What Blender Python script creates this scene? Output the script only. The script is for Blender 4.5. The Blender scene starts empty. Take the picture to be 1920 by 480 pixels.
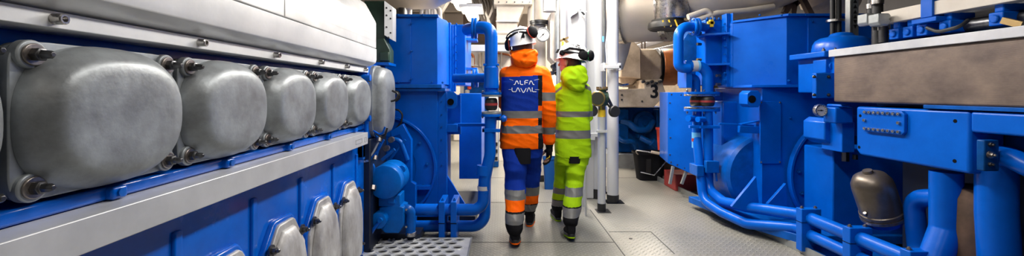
import bpy, bmesh, math, random
from mathutils import Vector, Matrix, noise
from mathutils.bvhtree import BVHTree
random.seed(7)
PI = math.pi
scene = bpy.context.scene
COL = scene.collection
F, CX, HY, CH = 800.0, 940.0, 172.0, 1.33      # lens in pixels, vanishing point, camera height

def W(px, py, Y):
    return Vector(((px-CX)*Y/F, Y, CH+(HY-py)*Y/F))

# ------------------------------------------------------------------ materials
def mat(name, col, rough=.5, metal=0., col2=None, nscale=6., amt=.5, bump=0., bscale=40., rvar=.1, coat=0., emit=None, estr=0., scl=(1,1,1), lo=.35, hi=.7, alpha=None):
    m = bpy.data.materials.new(name); m.use_nodes = True
    nt = m.node_tree; N = nt.nodes; L = nt.links
    b = N['Principled BSDF']
    b.inputs['Base Color'].default_value = (*col, 1)
    b.inputs['Roughness'].default_value = rough
    b.inputs['Metallic'].default_value = metal
    b.inputs['Coat Weight'].default_value = coat
    b.inputs['Coat Roughness'].default_value = .12
    if 'blue' in name: b.inputs['Specular IOR Level'].default_value = .22
    if 'fabric' in name: b.inputs['Specular IOR Level'].default_value = .05
    tc = N.new('ShaderNodeTexCoord'); mp = N.new('ShaderNodeMapping'); mp.inputs['Scale'].default_value = scl
    L.new(tc.outputs['Object'], mp.inputs['Vector'])
    n1 = N.new('ShaderNodeTexNoise'); n1.inputs['Scale'].default_value = nscale; n1.inputs['Detail'].default_value = 6; n1.inputs['Roughness'].default_value = .65
    L.new(mp.outputs[0], n1.inputs['Vector'])
    if col2 is not None:
        r = N.new('ShaderNodeValToRGB'); r.color_ramp.elements[0].position = lo; r.color_ramp.elements[1].position = hi
        c2 = [col[i]*(1-amt)+col2[i]*amt for i in range(3)]
        r.color_ramp.elements[0].color = (*c2, 1); r.color_ramp.elements[1].color = (*col, 1)
        L.new(n1.outputs['Fac'], r.inputs['Fac']); L.new(r.outputs['Color'], b.inputs['Base Color'])
    if rvar:
        mr = N.new('ShaderNodeMapRange'); mr.inputs['To Min'].default_value = max(.02, rough-rvar); mr.inputs['To Max'].default_value = min(1, rough+rvar)
        L.new(n1.outputs['Fac'], mr.inputs['Value']); L.new(mr.outputs[0], b.inputs['Roughness'])
    if bump:
        n2 = N.new('ShaderNodeTexNoise'); n2.inputs['Scale'].default_value = bscale; n2.inputs['Detail'].default_value = 4
        L.new(mp.outputs[0], n2.inputs['Vector'])
        bp = N.new('ShaderNodeBump'); bp.inputs['Strength'].default_value = bump; bp.inputs['Distance'].default_value = .01
        L.new(n2.outputs['Fac'], bp.inputs['Height']); L.new(bp.outputs[0], b.inputs['Normal'])
    if emit is not None:
        b.inputs['Emission Color'].default_value = (*emit, 1); b.inputs['Emission Strength'].default_value = estr
    return m

M = {}
M['blue'] = mat('blue_paint', (.0,.115,.60), .30, col2=(.0,.065,.38), nscale=3., amt=.6, bump=.12, bscale=14, rvar=.08)
M['blue2'] = mat('blue_paint_worn', (.0,.105,.50), .34, col2=(.002,.06,.26), nscale=9., amt=.8, bump=.2, bscale=25, rvar=.12)
M['bluegloss'] = mat('glossy_blue_casting', (.0,.125,.64), .26, col2=(.0,.06,.36), nscale=3., amt=.7, bump=.45, bscale=7, rvar=.08, coat=.35)
M['motorblue'] = mat('lighter_blue_paint', (.0,.150,.60), .32, col2=(.0,.09,.38), nscale=8., amt=.7, bump=.15, bscale=25, rvar=.1)
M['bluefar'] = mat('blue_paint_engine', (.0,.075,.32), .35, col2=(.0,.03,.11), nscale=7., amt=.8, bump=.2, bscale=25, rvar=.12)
M['alu'] = mat('cast_aluminium', (.38,.41,.43), .45, .45, col2=(.12,.12,.12), nscale=6., amt=.7, bump=.08, bscale=50, rvar=.12, lo=.30, hi=.66)
M['alu_door'] = mat('cast_aluminium_door', (.60,.60,.60), .45, .25, col2=(.24,.22,.21), nscale=9., amt=.8, bump=.15, bscale=60, rvar=.12, scl=(1,1,.5))
M['panel'] = mat('pale_metal_panel', (.84,.84,.84), .36, .15, col2=(.62,.63,.64), nscale=3., amt=.7, bump=.03, bscale=60, rvar=.08)
M['panelw'] = mat('pale_metal_ledge', (.60,.61,.63), .36, .25, col2=(.42,.43,.45), nscale=4., amt=.7, bump=.03, rvar=.08)
M['steel'] = mat('bright_steel', (.62,.60,.58), .28, 1., col2=(.30,.28,.26), nscale=20, amt=.7)
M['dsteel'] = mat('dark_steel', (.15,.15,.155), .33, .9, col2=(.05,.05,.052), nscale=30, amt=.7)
M['washer'] = mat('washer_steel', (.38,.34,.31), .35, .9, col2=(.18,.15,.13), nscale=40, amt=.8)
M['black'] = mat('black_rubber', (.012,.012,.013), .5, bump=.1)
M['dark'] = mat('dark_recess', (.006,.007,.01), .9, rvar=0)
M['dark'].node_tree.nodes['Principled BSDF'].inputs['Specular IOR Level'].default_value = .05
M['white'] = mat('white_paint', (.50,.505,.52), .35, col2=(.5,.5,.49), nscale=3, amt=.3, coat=.1)
M['cream'] = mat('cream_paint', (.62,.57,.50), .4, col2=(.42,.36,.29), nscale=3, amt=.6)
M['beige'] = mat('beige_lagging', (.70,.59,.46), .6, col2=(.34,.26,.18), nscale=4, amt=.8, bump=.2)
M['duct'] = mat('silver_duct', (.50,.44,.37), .42, .25, col2=(.36,.33,.29), nscale=2.5, amt=.7, bump=.08, bscale=8)
M['copper'] = mat('orange_brown_casing', (.68,.22,.06), .45, .2, col2=(.26,.08,.03), nscale=6, amt=.7)
M['green'] = mat('dark_green_paint', (.03,.07,.045), .4, col2=(.015,.03,.02), nscale=8, amt=.7)
M['red'] = mat('red_plastic', (.72,.07,.035), .4)
M['pinkred'] = mat('dull_red_band', (.30,.03,.03), .5)
M['yellow'] = mat('yellow_paint', (.75,.50,.03), .4)
M['brass'] = mat('brass', (.35,.24,.10), .35, .8)
M['glass'] = mat('dial_face', (.60,.58,.54), .3)
M['ink'] = mat('black_ink', (.01,.01,.01), .5)
M['cblue'] = mat('cyan_label', (.12,.42,.75), .4)
M['bin'] = mat('blue_plastic', (.01,.08,.28), .4)
M['can'] = mat('bronze_grey_canister', (.20,.17,.145), .38, .7, col2=(.10,.08,.06), nscale=6, amt=.8)
M['brownl'] = mat('brown_lagging', (.16,.09,.055), .7, col2=(.06,.035,.02), nscale=8, amt=.8)
M['lamp'] = mat('lamp_tube', (1,1,1), .5, emit=(1,.93,.80), estr=8.)
M['orange'] = mat('orange_fabric', (1.,.150,.004), .62, col2=(.90,.095,.002), nscale=8, amt=.5, bump=.15, bscale=120)
M['lime'] = mat('lime_fabric', (.37,.62,.010), .62, col2=(.26,.47,.004), nscale=8, amt=.5, bump=.15, bscale=120)
M['navy'] = mat('royal_blue_fabric', (.008,.04,.34), .7, col2=(.005,.02,.20), nscale=8, amt=.6, bump=.15, bscale=120)
M['refl'] = mat('grey_reflective_tape', (.15,.15,.148), .5, .0, col2=(.12,.12,.118), nscale=10, amt=.6)
M['cloth'] = mat('black_fabric', (.012,.012,.014), .75, bump=.15, bscale=120)
M['skin'] = mat('skin', (.38,.22,.15), .6)
M['hair'] = mat('dark_brown_hair', (.035,.016,.010), .6, bump=.4, bscale=150, scl=(4,4,.5))
M['shell'] = mat('white_helmet_shell', (.78,.78,.78), .25, coat=.3)
M['logo'] = mat('white_print', (.85,.85,.88), .5)
M['cupgreen'] = mat('green_plastic', (.03,.25,.08), .4)
M['cables'] = mat('grey_brown_cables', (.09,.07,.055), .5, col2=(.05,.04,.035), nscale=10, amt=.8)
M['shade_dark'] = mat('shade_dark_paint', (.002,.012,.045), .5, col2=(.004,.005,.01), nscale=6, amt=.8)  # shade painted in: near-black colour for recesses behind pipes and under beams
M['walld'] = mat('dim_grey_paint', (.10,.10,.11), .6)
M['ceil'] = mat('ceiling_paint', (.32,.29,.25), .6, col2=(.2,.17,.14), nscale=2)
M['wallm'] = mat('cream_wall_paint', (.70,.64,.56), .5, col2=(.5,.42,.34), nscale=1.2, amt=.6)
M['step'] = mat('light_galvanised', (.75,.76,.76), .34, .4, col2=(.42,.43,.43), nscale=8, amt=.6)
M['grey'] = mat('grey_galvanised', (.36,.38,.38), .42, .5, col2=(.22,.23,.23), nscale=8, amt=.7)

def rad_mat():
    m = mat('brown_grey_mesh', (.19,.14,.11), .5, .35, col2=(.07,.05,.045), nscale=4.5, amt=.9, rvar=.1, scl=(1,1,1.6), lo=.3, hi=.7)
    nt = m.node_tree; N = nt.nodes; L = nt.links
    tc = N.new('ShaderNodeTexCoord'); w = N.new('ShaderNodeTexWave'); w.wave_type = 'BANDS'; w.bands_direction = 'Z'
    w.inputs['Scale'].default_value = 55; w.inputs['Distortion'].default_value = .4
    w2 = N.new('ShaderNodeTexWave'); w2.bands_direction = 'Y'; w2.inputs['Scale'].default_value = 30
    L.new(tc.outputs['Object'], w.inputs['Vector']); L.new(tc.outputs['Object'], w2.inputs['Vector'])
    mx = N.new('ShaderNodeMath'); mx.operation = 'MULTIPLY'; L.new(w.outputs['Fac'], mx.inputs[0]); mx.inputs[1].default_value = .6
    bp = N.new('ShaderNodeBump'); bp.inputs['Strength'].default_value = .25; bp.inputs['Distance'].default_value = .003
    L.new(mx.outputs[0], bp.inputs['Height']); L.new(bp.outputs[0], N['Principled BSDF'].inputs['Normal'])
    return m
M['rad'] = rad_mat()

def ribbed_mat():
    m = mat('ribbed_pale_panel', (.82,.82,.81), .36, .15, col2=(.52,.52,.52), nscale=3., amt=.7, rvar=.08)
    nt = m.node_tree; N = nt.nodes; L = nt.links
    g = N.new('ShaderNodeNewGeometry'); s = N.new('ShaderNodeSeparateXYZ'); L.new(g.outputs['Position'], s.inputs[0])
    a = N.new('ShaderNodeMath'); a.operation = 'MULTIPLY'; a.inputs[1].default_value = 1/.048; L.new(s.outputs['Z'], a.inputs[0])
    f = N.new('ShaderNodeMath'); f.operation = 'FRACT'; L.new(a.outputs[0], f.inputs[0])
    c = N.new('ShaderNodeMath'); c.operation = 'GREATER_THAN'; c.inputs[1].default_value = .07; L.new(f.outputs[0], c.inputs[0])
    bp = N.new('ShaderNodeBump'); bp.inputs['Strength'].default_value = .6; bp.inputs['Distance'].default_value = .004
    L.new(c.outputs[0], bp.inputs['Height']); L.new(bp.outputs[0], N['Principled BSDF'].inputs['Normal'])
    return m
M['ribbed'] = ribbed_mat()

def floor_mat():
    m = mat('diamond_plate_floor', (.255,.24,.205), .36, .1, col2=(.17,.175,.155), nscale=1.6, amt=.7, rvar=.12)
    nt = m.node_tree; N = nt.nodes; L = nt.links; B = N['Principled BSDF']
    g = N.new('ShaderNodeNewGeometry'); s = N.new('ShaderNodeSeparateXYZ'); L.new(g.outputs['Position'], s.inputs[0])
    def mth(op, a, b=None):
        n = N.new('ShaderNodeMath'); n.operation = op
        for i, v in enumerate((a, b)):
            if v is None: continue
            if isinstance(v, (int, float)): n.inputs[i].default_value = v
            else: L.new(v, n.inputs[i])
        return n.outputs[0]
    P = .055
    def lozenge(ox, oy, sgn):
        u = mth('ADD', mth('DIVIDE', s.outputs['X'], P), ox); v = mth('ADD', mth('DIVIDE', s.outputs['Y'], P), oy)
        fu = mth('SUBTRACT', mth('FRACT', u), .5); fv = mth('SUBTRACT', mth('FRACT', v), .5)
        a = mth('MULTIPLY', mth('ADD', fu, mth('MULTIPLY', fv, sgn)), 2.1)
        b = mth('MULTIPLY', mth('SUBTRACT', fu, mth('MULTIPLY', fv, sgn)), 6.5)
        d = mth('ADD', mth('MULTIPLY', a, a), mth('MULTIPLY', b, b))
        h = mth('SUBTRACT', 1., d)
        n = N.new('ShaderNodeMath'); n.operation = 'MAXIMUM'; L.new(h, n.inputs[0]); n.inputs[1].default_value = 0
        return n.outputs[0]
    hgt = mth('ADD', lozenge(0, 0, 1.), lozenge(.5, .5, -1.))
    bp = N.new('ShaderNodeBump'); bp.inputs['Strength'].default_value = 1.; bp.inputs['Distance'].default_value = .005
    L.new(hgt, bp.inputs['Height']); L.new(bp.outputs[0], B.inputs['Normal'])
    # tread tops mixed lighter than the plate between them
    src = B.inputs['Base Color'].links[0].from_socket
    mx = N.new('ShaderNodeMix'); mx.data_type = 'RGBA'; mx.inputs['B'].default_value = (.46,.44,.40,1)
    L.new(mth('MULTIPLY', hgt, .55), mx.inputs['Factor']); L.new(src, mx.inputs['A']); L.new(mx.outputs['Result'], B.inputs['Base Color'])
    return m
M['floor'] = floor_mat()

# ------------------------------------------------------------------ geometry
def BM(): return bmesh.new()

def box(bm, x0, x1, y0, y1, z0, z1):
    v = [bm.verts.new((x, y, z)) for x in (x0, x1) for y in (y0, y1) for z in (z0, z1)]
    for f in ((0,1,3,2),(4,6,7,5),(0,4,5,1),(2,3,7,6),(0,2,6,4),(1,5,7,3)): bm.faces.new([v[i] for i in f])
    return v

def prism(bm, pts, axis, d0, d1):
    """polygon pts (2D) extruded along axis: 'x' -> (y,z); 'y' -> (x,z); 'z' -> (x,y)"""
    def mk(p, d):
        return {'x': (d, p[0], p[1]), 'y': (p[0], d, p[1]), 'z': (p[0], p[1], d)}[axis]
    a = [bm.verts.new(mk(p, d0)) for p in pts]; b = [bm.verts.new(mk(p, d1)) for p in pts]
    n = len(pts); bm.faces.new(a); bm.faces.new(b[::-1])
    for i in range(n): bm.faces.new((a[i], b[i], b[(i+1) % n], a[(i+1) % n]))

def frame(d):
    d = Vector(d).normalized()
    u = d.cross(Vector((0,0,1)))
    if u.length < 1e-3: u = Vector((1,0,0))
    u.normalize(); return d, u, u.cross(d).normalized()

def lathe(bm, prof, o, d, n=24, caps=True):
    """prof = [(r, h)...] along direction d from origin o"""
    o = Vector(o); d, u, v = frame(d); rings = []
    for r, h in prof:
        c = o + d*h
        if r < 1e-6: rings.append([bm.verts.new(c)])
        else: rings.append([bm.verts.new(c + (u*math.cos(2*PI*k/n) + v*math.sin(2*PI*k/n))*r) for k in range(n)])
    for a, b in zip(rings, rings[1:]):
        for k in range(n):
            k2 = (k+1) % n
            if len(a) == 1 and len(b) == 1: continue
            if len(a) == 1: bm.faces.new((a[0], b[k], b[k2]))
            elif len(b) == 1: bm.faces.new((a[k], b[0], a[k2]))
            else: bm.faces.new((a[k], b[k], b[k2], a[k2]))
    if caps:
        for r in (rings[0], rings[-1]):
            if len(r) > 2: bm.faces.new(r)

def cyl(bm, a, b, r, r2=None, n=20):
    a = Vector(a); b = Vector(b); r2 = r if r2 is None else r2
    lathe(bm, [(r, 0), (r2, (b-a).length)], a, b-a, n)

def hexbolt(bm, p, d, r=.02, L=.04, washer=None, stud=True):
    """nut plus stud at p pointing d"""
    cyl(bm, p, Vector(p)+Vector(d).normalized()*L*.55, r, n=6)
    if stud: lathe(bm, [(r*.55, 0), (r*.55, L*.9), (r*.35, L)], p, d, 10)

def fillet(pts, rad, n=7):
    pts = [Vector(p) for p in pts]; out = [pts[0]]
    for i in range(1, len(pts)-1):
        r = rad[i-1] if isinstance(rad, (list, tuple)) else rad
        p, a, b = pts[i], (pts[i-1]-pts[i]), (pts[i+1]-pts[i])
        la, lb = a.length, b.length; a.normalize(); b.normalize()
        ang = a.angle(b)
        if ang > PI-.02: out.append(p); continue
        t = min(r/math.tan(ang/2), la*.49, lb*.49)
        s, e = p+a*t, p+b*t
        rr = t*math.tan(ang/2); c = p + (a+b).normalized()*(rr/math.sin(ang/2))
        va, vb = s-c, e-c; tot = va.angle(vb); ax = va.cross(vb).normalized()
        for k in range(n+1): out.append(c + Matrix.Rotation(tot*k/n, 3, ax) @ va)
    out.append(pts[-1]); return out

def tube(bm, pts, r, n=16, caps=True, flat=None):
    pts = [Vector(p) for p in pts]; m = len(pts); rings = []
    rs = r if isinstance(r, (list, tuple)) else [r]*m
    u = None
    for i, p in enumerate(pts):
        t = (pts[min(i+1, m-1)]-pts[max(i-1, 0)]).normalized()
        if u is None: _, u, _ = frame(t)
        u = (u - t*u.dot(t)).normalized(); v = t.cross(u)
        rings.append([bm.verts.new(p+(u*math.cos(2*PI*k/n)+v*math.sin(2*PI*k/n))*rs[i]) for k in range(n)])
    for a, b in zip(rings, rings[1:]):
        for k in range(n): bm.faces.new((a[k], a[(k+1) % n], b[(k+1) % n], b[k]))
    if caps: bm.faces.new(rings[0][::-1]); bm.faces.new(rings[-1])

def pipe(bm, pts, r, rad=.12, n=16): tube(bm, fillet(pts, rad), r, n)

def loft(bm, rings, caps=True):
    R = [[bm.verts.new(p) for p in r] for r in rings]; n = len(R[0])
    for a, b in zip(R, R[1:]):
        for k in range(n): bm.faces.new((a[k], a[(k+1) % n], b[(k+1) % n], b[k]))
    if caps: bm.faces.new(R[0][::-1]); bm.faces.new(R[-1])

def sup(t, a, b, e):
    c, s = math.cos(t), math.sin(t)
    return a*math.copysign(abs(c)**(2/e), c), b*math.copysign(abs(s)**(2/e), s)

def bar(bm, a, b, w, h):
    """rectangular bar from a to b, w horizontal, h in the other direction"""
    a = Vector(a); b = Vector(b); d, u, v = frame(b-a)
    R = [[bm.verts.new(p+u*su*w/2+v*sv*h/2) for su, sv in ((-1,-1),(1,-1),(1,1),(-1,1))] for p in (a, b)]
    bm.faces.new(R[0][::-1]); bm.faces.new(R[1])
    for k in range(4): bm.faces.new((R[0][k], R[0][(k+1) % 4], R[1][(k+1) % 4], R[1][k]))

ROOT = {}
def obj(name, bm, m, parent=None, bevel=0., ang=35, mats=None, seg=2):
    me = bpy.data.meshes.new(name)
    bmesh.ops.recalc_face_normals(bm, faces=bm.faces[:])
    if parent is not None:
        o0 = ROOT[parent.name]
    else:
        xs = [v.co for v in bm.verts]
        o0 = Vector(((min(c.x for c in xs)+max(c.x for c in xs))/2, (min(c.y for c in xs)+max(c.y for c in xs))/2, min(c.z for c in xs)))
    bmesh.ops.translate(bm, verts=bm.verts[:], vec=-o0)
    bm.to_mesh(me); bm.free()
    for mm in (mats or [m]): me.materials.append(M[mm] if isinstance(mm, str) else mm)
    for p in me.polygons: p.use_smooth = True
    me.set_sharp_from_angle(angle=math.radians(ang))
    o = bpy.data.objects.new(name, me); COL.objects.link(o)
    if parent is not None: o.parent = parent
    else: o.location = o0
    ROOT[o.name] = o0
    if bevel:
        b = o.modifiers.new('bevel', 'BEVEL'); b.width = bevel; b.segments = seg; b.limit_method = 'ANGLE'; b.angle_limit = math.radians(35)
        b.use_clamp_overlap = True
    return o

def thing(name, label, cat, loc=(0,0,0), group=None):
    o = bpy.data.objects.new(name, None); COL.objects.link(o); o.location = loc; o.empty_display_size = .1
    ROOT[o.name] = Vector(loc)
    o['label'] = label; o['category'] = cat
    if group: o['group'] = group
    return o

def tag(o, label, cat, group=None, kind=None):
    o['label'] = label; o['category'] = cat
    if group: o['group'] = group
    if kind: o['kind'] = kind
    return o

def struct(name, bm, m, **k):
    o = obj(name, bm, m, **k); o['kind'] = 'structure'; return o

def bolt(parent, p, d, r=.013, L=.025, m='dsteel', wr=0., name='bolt'):
    """bolt part, optionally with a washer in the same mesh material"""
    bm = BM(); p = Vector(p); d = Vector(d).normalized()
    if wr: cyl(bm, p-d*.003, p+d*.006, wr, n=20)
    hexbolt(bm, p+d*(.006 if wr else -.002), d, r, L)
    return obj(name, bm, m, parent)
# ================================================================== camera
cam_d = bpy.data.cameras.new('camera'); cam = bpy.data.objects.new('camera', cam_d); COL.objects.link(cam)
cam_d.sensor_width = 36; cam_d.lens = F/1920*36; cam.location = (0, 0, CH); cam.rotation_euler = (PI/2, 0, 0)
cam_d.shift_x = (960-CX)/1920; cam_d.shift_y = -(240-HY)/1920; cam_d.clip_start = .02
scene.camera = cam

# ================================================================== room
bm = BM(); box(bm, -4, 6, -3, 13, -.08, 0); struct('floor', bm, 'floor')
bm = BM(); box(bm, -4, 6, -3, 13, 3.7, 3.8); struct('ceiling', bm, 'ceil')
bm = BM(); box(bm, -4.1, -4, -3, 13, 0, 3.7); struct('wall_left', bm, 'walld')
bm = BM(); box(bm, 6, 6.1, -3, 13, 0, 3.7); struct('wall_right', bm, 'walld')
bm = BM(); box(bm, -4, 6, 13, 13.1, 0, 3.7); struct('wall_end', bm, 'wallm')
bm = BM(); box(bm, -4, 6, -3.1, -3, 0, 3.7); struct('wall_back', bm, 'walld')
# seams between the floor plates
k = 0
for (a, b) in (((-.35,3.77),(1.0,3.77)), ((-.3,5.12),(1.0,5.12)), ((1.0,-1.),(1.0,4.8)), ((1.0,3.1),(2.36,3.1)), ((-.35,6.6),(2.2,6.6)), ((-.35,8.2),(2.2,8.2)),
               ((1.02,4.05),(1.42,4.05)), ((1.42,4.05),(1.42,3.5))):
    bm = BM(); a = Vector((*a, .0008)); b = Vector((*b, .0008)); bar(bm, a, b, .009, .002); k += 1
    struct('trim_%d' % k, bm, 'ink')
bm = BM(); cyl(bm, (1.17,3.86,0), (1.17,3.86,.003), .016); struct('trim_20', bm, 'ink')
bm = BM()   # kerb on the right of the walkway
bar(bm, (2.325,6.6,.03), (2.50,3.0,.03), .018, .07); bar(bm, (2.50,3.0,.03), (2.60,1.0,.03), .018, .07)
struct('trim_30', bm, 'grey')

# ================================================================== left engine
EX = -1.1
eng = thing('ship_engine', 'large blue ship engine with silver round covers, nearest on the left', 'engine', (-1.6, 1.6, 0))
bm = BM()
box(bm, -2.2, EX-.0, -.9, 3.42, .0, 1.03)                      # lower block
box(bm, -2.2, EX-.12, -.9, 3.42, 1.03, 1.55)                   # upper block
box(bm, -1.25, EX+.01, -.9, 3.42, 1.03, 1.066)                # blue strip under the covers
for i in range(-3, 5):                                         # lugs in the strip
    y = 1.2+i*.492
    box(bm, -1.2, EX+.03, y-.025, y+.025, 1.03, 1.065)
for i in range(-3, 6):                                         # soft ribs in the casting beside the doors
    y = 1.888+.447*i
    prism(bm, [(y-.03,.0),(y+.03,.0),(y+.02,.86),(y-.02,.86)], 'x', EX-.02, EX+.012)
obj('engine_block', bm, 'bluegloss', eng, bevel=.008, seg=3)
for i in range(4):
    bm = BM(); y = 1.2+i*.492; cyl(bm, (EX+.02,y,1.048), (EX+.036,y,1.048), .012); obj('plug', bm, 'blue2', eng)
# casting rims around the crankcase doors and the doors themselves
def octo(yc, w, zt, zb, top, sh):
    return [(yc-w,zb),(yc+w,zb),(yc+w,sh),(yc+top+.02,zt-.012),(yc+top,zt),(yc-top,zt),(yc-top-.02,zt-.012),(yc-w,sh)]
for i in range(-4, 3):
    yc = 2.11+.447*i
    bm = BM(); prism(bm, octo(yc, .214, .712, .06, .075, .545), 'x', EX-.01, EX+.028)
    obj('door_rim', bm, 'bluegloss', eng, bevel=.014, seg=4)
    bm = BM(); prism(bm, octo(yc, .195, .690, .08, .065, .53), 'x', EX+.02, EX+.042)
    rings = []                                                 # bulged middle of the door
    for s, h in ((1.,.040),(.97,.056),(.90,.072),(.78,.082),(.5,.088),(.2,.089)):
        pts = []
        zc = .36
        for (y, z) in [(yc-.155,.11),(yc+.155,.11),(yc+.178,.30),(yc+.170,.46),(yc+.13,.58),(yc+.055,.66),(yc-.055,.66),(yc-.13,.58),(yc-.170,.46),(yc-.178,.30)]:
            pts.append((EX+h, yc+(y-yc)*s, zc+(z-zc)*s))
        rings.append(pts)
    loft(bm, rings)
    d = obj('crankcase_door', bm, 'alu_door', eng, bevel=.007, ang=60, seg=3)
    d['label'] = 'bulged silver access door with bolts'
    for (dy, z) in ((-.155,.60),(.155,.60),(-.175,.2),(.175,.2)):
        bolt(d, (EX+.044, yc+dy*.98, z), (1,0,0), .016, .034, 'dsteel', wr=.027)
# camshaft covers
def cam_cover(yc, w, h, zc, depth, bolts=True, x=EX):
    bm = BM()
    pts = []
    for k in range(48):                                        # flange: rounded square
        t = 2*PI*k/48; a, b = sup(t, w, h*.985, 9.); pts.append((yc+a, zc+b))
    prism(bm, pts, 'x', x-.035, x+.006)
    rings = []
    prof = [(1.0,.004,2.6),(.99,.014,2.6),(.97,.027,2.6),(.935,.040,2.55),(.89,.053,2.5),(.845,.0655,2.5),(.80,.0745,2.45),(.74,.0800,2.45),(.62,.0825,2.4),(.42,.084,2.3),(.2,.085,2.2),(.02,.0854,2.2)]
    for s, hh, e in prof:
        rings.append([(x+hh*depth, yc+sup(2*PI*k/64, w*.985, h*1.0, e)[0]*s, zc+sup(2*PI*k/64, w, h, e)[1]*s) for k in range(64)])
    loft(bm, rings)
    c = obj('camshaft_cover', bm, 'alu', eng, bevel=.003, ang=60)
    if bolts:
        for dy in (-1, 1):
            for dz in (-1, 1):
                p = Vector((x+.012, yc+dy*(w-.040), zc+dz*(h-.036)))
                bm = BM(); cyl(bm, p-Vector((.02,0,0)), p+Vector((.006,0,0)), .034, n=28); obj('boss', bm, 'alu', c, bevel=.004)
                bm = BM(); cyl(bm, p, p+Vector((.012,0,0)), .026, n=24); obj('washer', bm, 'washer', c, bevel=.002)
                bm = BM(); lathe(bm, [(.0165,.0),(.0165,.018),(.011,.020),(.011,.036),(.006,.044)], p+Vector((.010,0,0)), (1,0,0), 6)
                obj('nut', bm, 'dsteel', c, bevel=.001)
    return c
for i in range(-1, 5):
    c = cam_cover(1.184+.4955*i, .238, .190, 1.262, 1.0)
# tall cover at the far end
x0 = -1.06
bm = BM(); yc, zc = 3.68, 1.25
box(bm, -1.5, x0-.01, 3.42, 4.0, .95, 1.56)
obj('end_housing', bm, 'blue', eng, bevel=.01)
bm = BM(); rings = []
for s, hh, e in [(1,-.01,5.),(1.,.012,5.),(.97,.015,4.),(.95,.04,4.),(.90,.062,4.),(.80,.075,3.5),(.5,.082,3.),(.1,.084,2.5)]:
    rings.append([(x0+hh*1.3, yc+sup(2*PI*k/64, .235, .30, e)[0]*s, zc+sup(2*PI*k/64, .235, .30, e)[1]*s) for k in range(64)])
loft(bm, rings); c = obj('end_cover', bm, 'alu', eng, ang=60)
# narrow vertical oil pipe between the covers and the end cover
bm = BM(); pipe(bm, [(EX+.02,3.36,1.46),(EX+.035,3.36,1.44),(EX+.035,3.36,1.0)], .014); cyl(bm,(EX-.02,3.36,1.44),(EX+.07,3.36,1.44),.026); cyl(bm,(EX-.02,3.36,1.12),(EX+.07,3.36,1.12),.024)
obj('oil_pipe', bm, 'blue', eng)
# bolted rail above the covers
bm = BM(); box(bm, -1.2, -1.065, -.9, 3.42, 1.482, 1.522); r = obj('rail', bm, 'panel', eng, bevel=.002)
for u_ in (838.5, 566.5, 425, 341, 292, 257):
    y = 800*1.065/u_; p = Vector((-1.066, y, 1.503))
    bm = BM(); lathe(bm, [(.0135,0),(.0135,.026),(.011,.028),(.007,.028),(.007,.014),(0,.014)], p, (1,0,0), 20)
    obj('socket_bolt', bm, 'steel', r)
# hot box over the rail: lower tray with folded underside, then ribbed panels and chamfered top
bm = BM()
tray = [(-1.5,1.525),(-1.08,1.525),(-1.03,1.542),(-1.006,1.562),(-1.0,1.585),(-1.0,1.672),(-1.5,1.672)]
prism(bm, tray, 'y', -.9, 3.42); obj('hot_box_tray', bm, 'panel', eng, bevel=.003)
def pan(y0, y1, m='ribbed'):
    bm = BM(); prof = [(-1.5,1.678),(-1.003,1.678),(-1.003,1.875),(-1.010,1.895),(-1.085,2.03),(-1.10,2.045),(-1.5,2.045)]
    prism(bm, prof, 'y', y0, y1); obj('hot_box_panel', bm, m, eng, bevel=.003)
pan(-.9, .0); pan(.006, 1.972); pan(1.978, 3.42)
# pale ledge under the covers
bm = BM(); box(bm, EX-.01, -1.0, -.9, 3.2, .94, 1.027); led = obj('ledge', bm, 'panelw', eng, bevel=.003)
bm = BM()
for (y0,y1,z0,z1) in ((2.93,2.932,.965,.995),(3.06,3.062,.965,.995),(2.93,3.062,.965,.967),(2.93,3.062,.993,.995),(3.12,3.122,.96,.995),(3.16,3.162,.96,.995),(3.12,3.162,.96,.962),(3.12,3.162,.993,.995)):
    box(bm, -1.0005, -.9985, y0, y1, z0, z1)
obj('stamped_plate', bm, 'grey', led)
# sensors and cables at the end of the ledge
for (px, py) in ((656,285),(664,281),(676,280)):
    p = W(px, py, 3.3); p.x = -1.06
    bm = BM(); box(bm, -1.12, p.x, p.y-.03, p.y+.02, p.z-.06, p.z+.06); obj('sensor_box', bm, 'blue2', eng, bevel=.006)
for (pts, m) in ((((668,300),(672,318),(668,322)),'blue'), (((656,296),(655,312),(660,318)),'blue'), (((712,262),(700,285),(688,303)),'white'), (((720,262),(709,282),(700,292),(692,303)),'blue'),
                 (((700,245),(716,255),(722,238)),'blue'), (((705,250),(720,262),(726,240)),'black'), (((735,170),(748,176),(742,188),(733,190)),'black')):
    Y = 3.45
    q = [W(x, y, Y) for x, y in pts]
    bm = BM(); tube(bm, fillet(q, .05), .008, 8); obj('cable', bm, m, eng)
for (px, py) in ((664,322),(673,317),(687,303)):
    p = W(px, py, 3.42); bm = BM(); cyl(bm, p-Vector((.02,0,0)), p+Vector((.02,0,.01)), .012, n=8); obj('connector', bm, 'steel', eng)
for (pts, r_) in ((((690,300),(700,312),(700,330)),.016),(((676,330),(690,338),(700,352)),.022),(((704,250),(712,268),(704,296)),.012),(((716,300),(726,292),(740,280)),.014)):
    bm = BM(); tube(bm, fillet([W(x,y,3.5) for x,y in pts], .05), r_, 10); obj('small_pipe', bm, 'blue2', eng)
for (px, py, r_) in ((690,300,.022),(704,296,.018),(712,262,.020),(700,352,.026),(683,330,.02)):
    p = W(px,py,3.46); bm = BM(); cyl(bm, p+Vector((0,0,.015)), p-Vector((0,.02,.015)), r_, n=8); obj('union_nut', bm, 'washer', eng)
bm = BM(); box(bm, -1.3, -1.05, 3.42, 3.9, .0, .95); obj('end_block', bm, 'shade_dark', eng, bevel=.01)  # painted near-black to give the shade behind the cables

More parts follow.
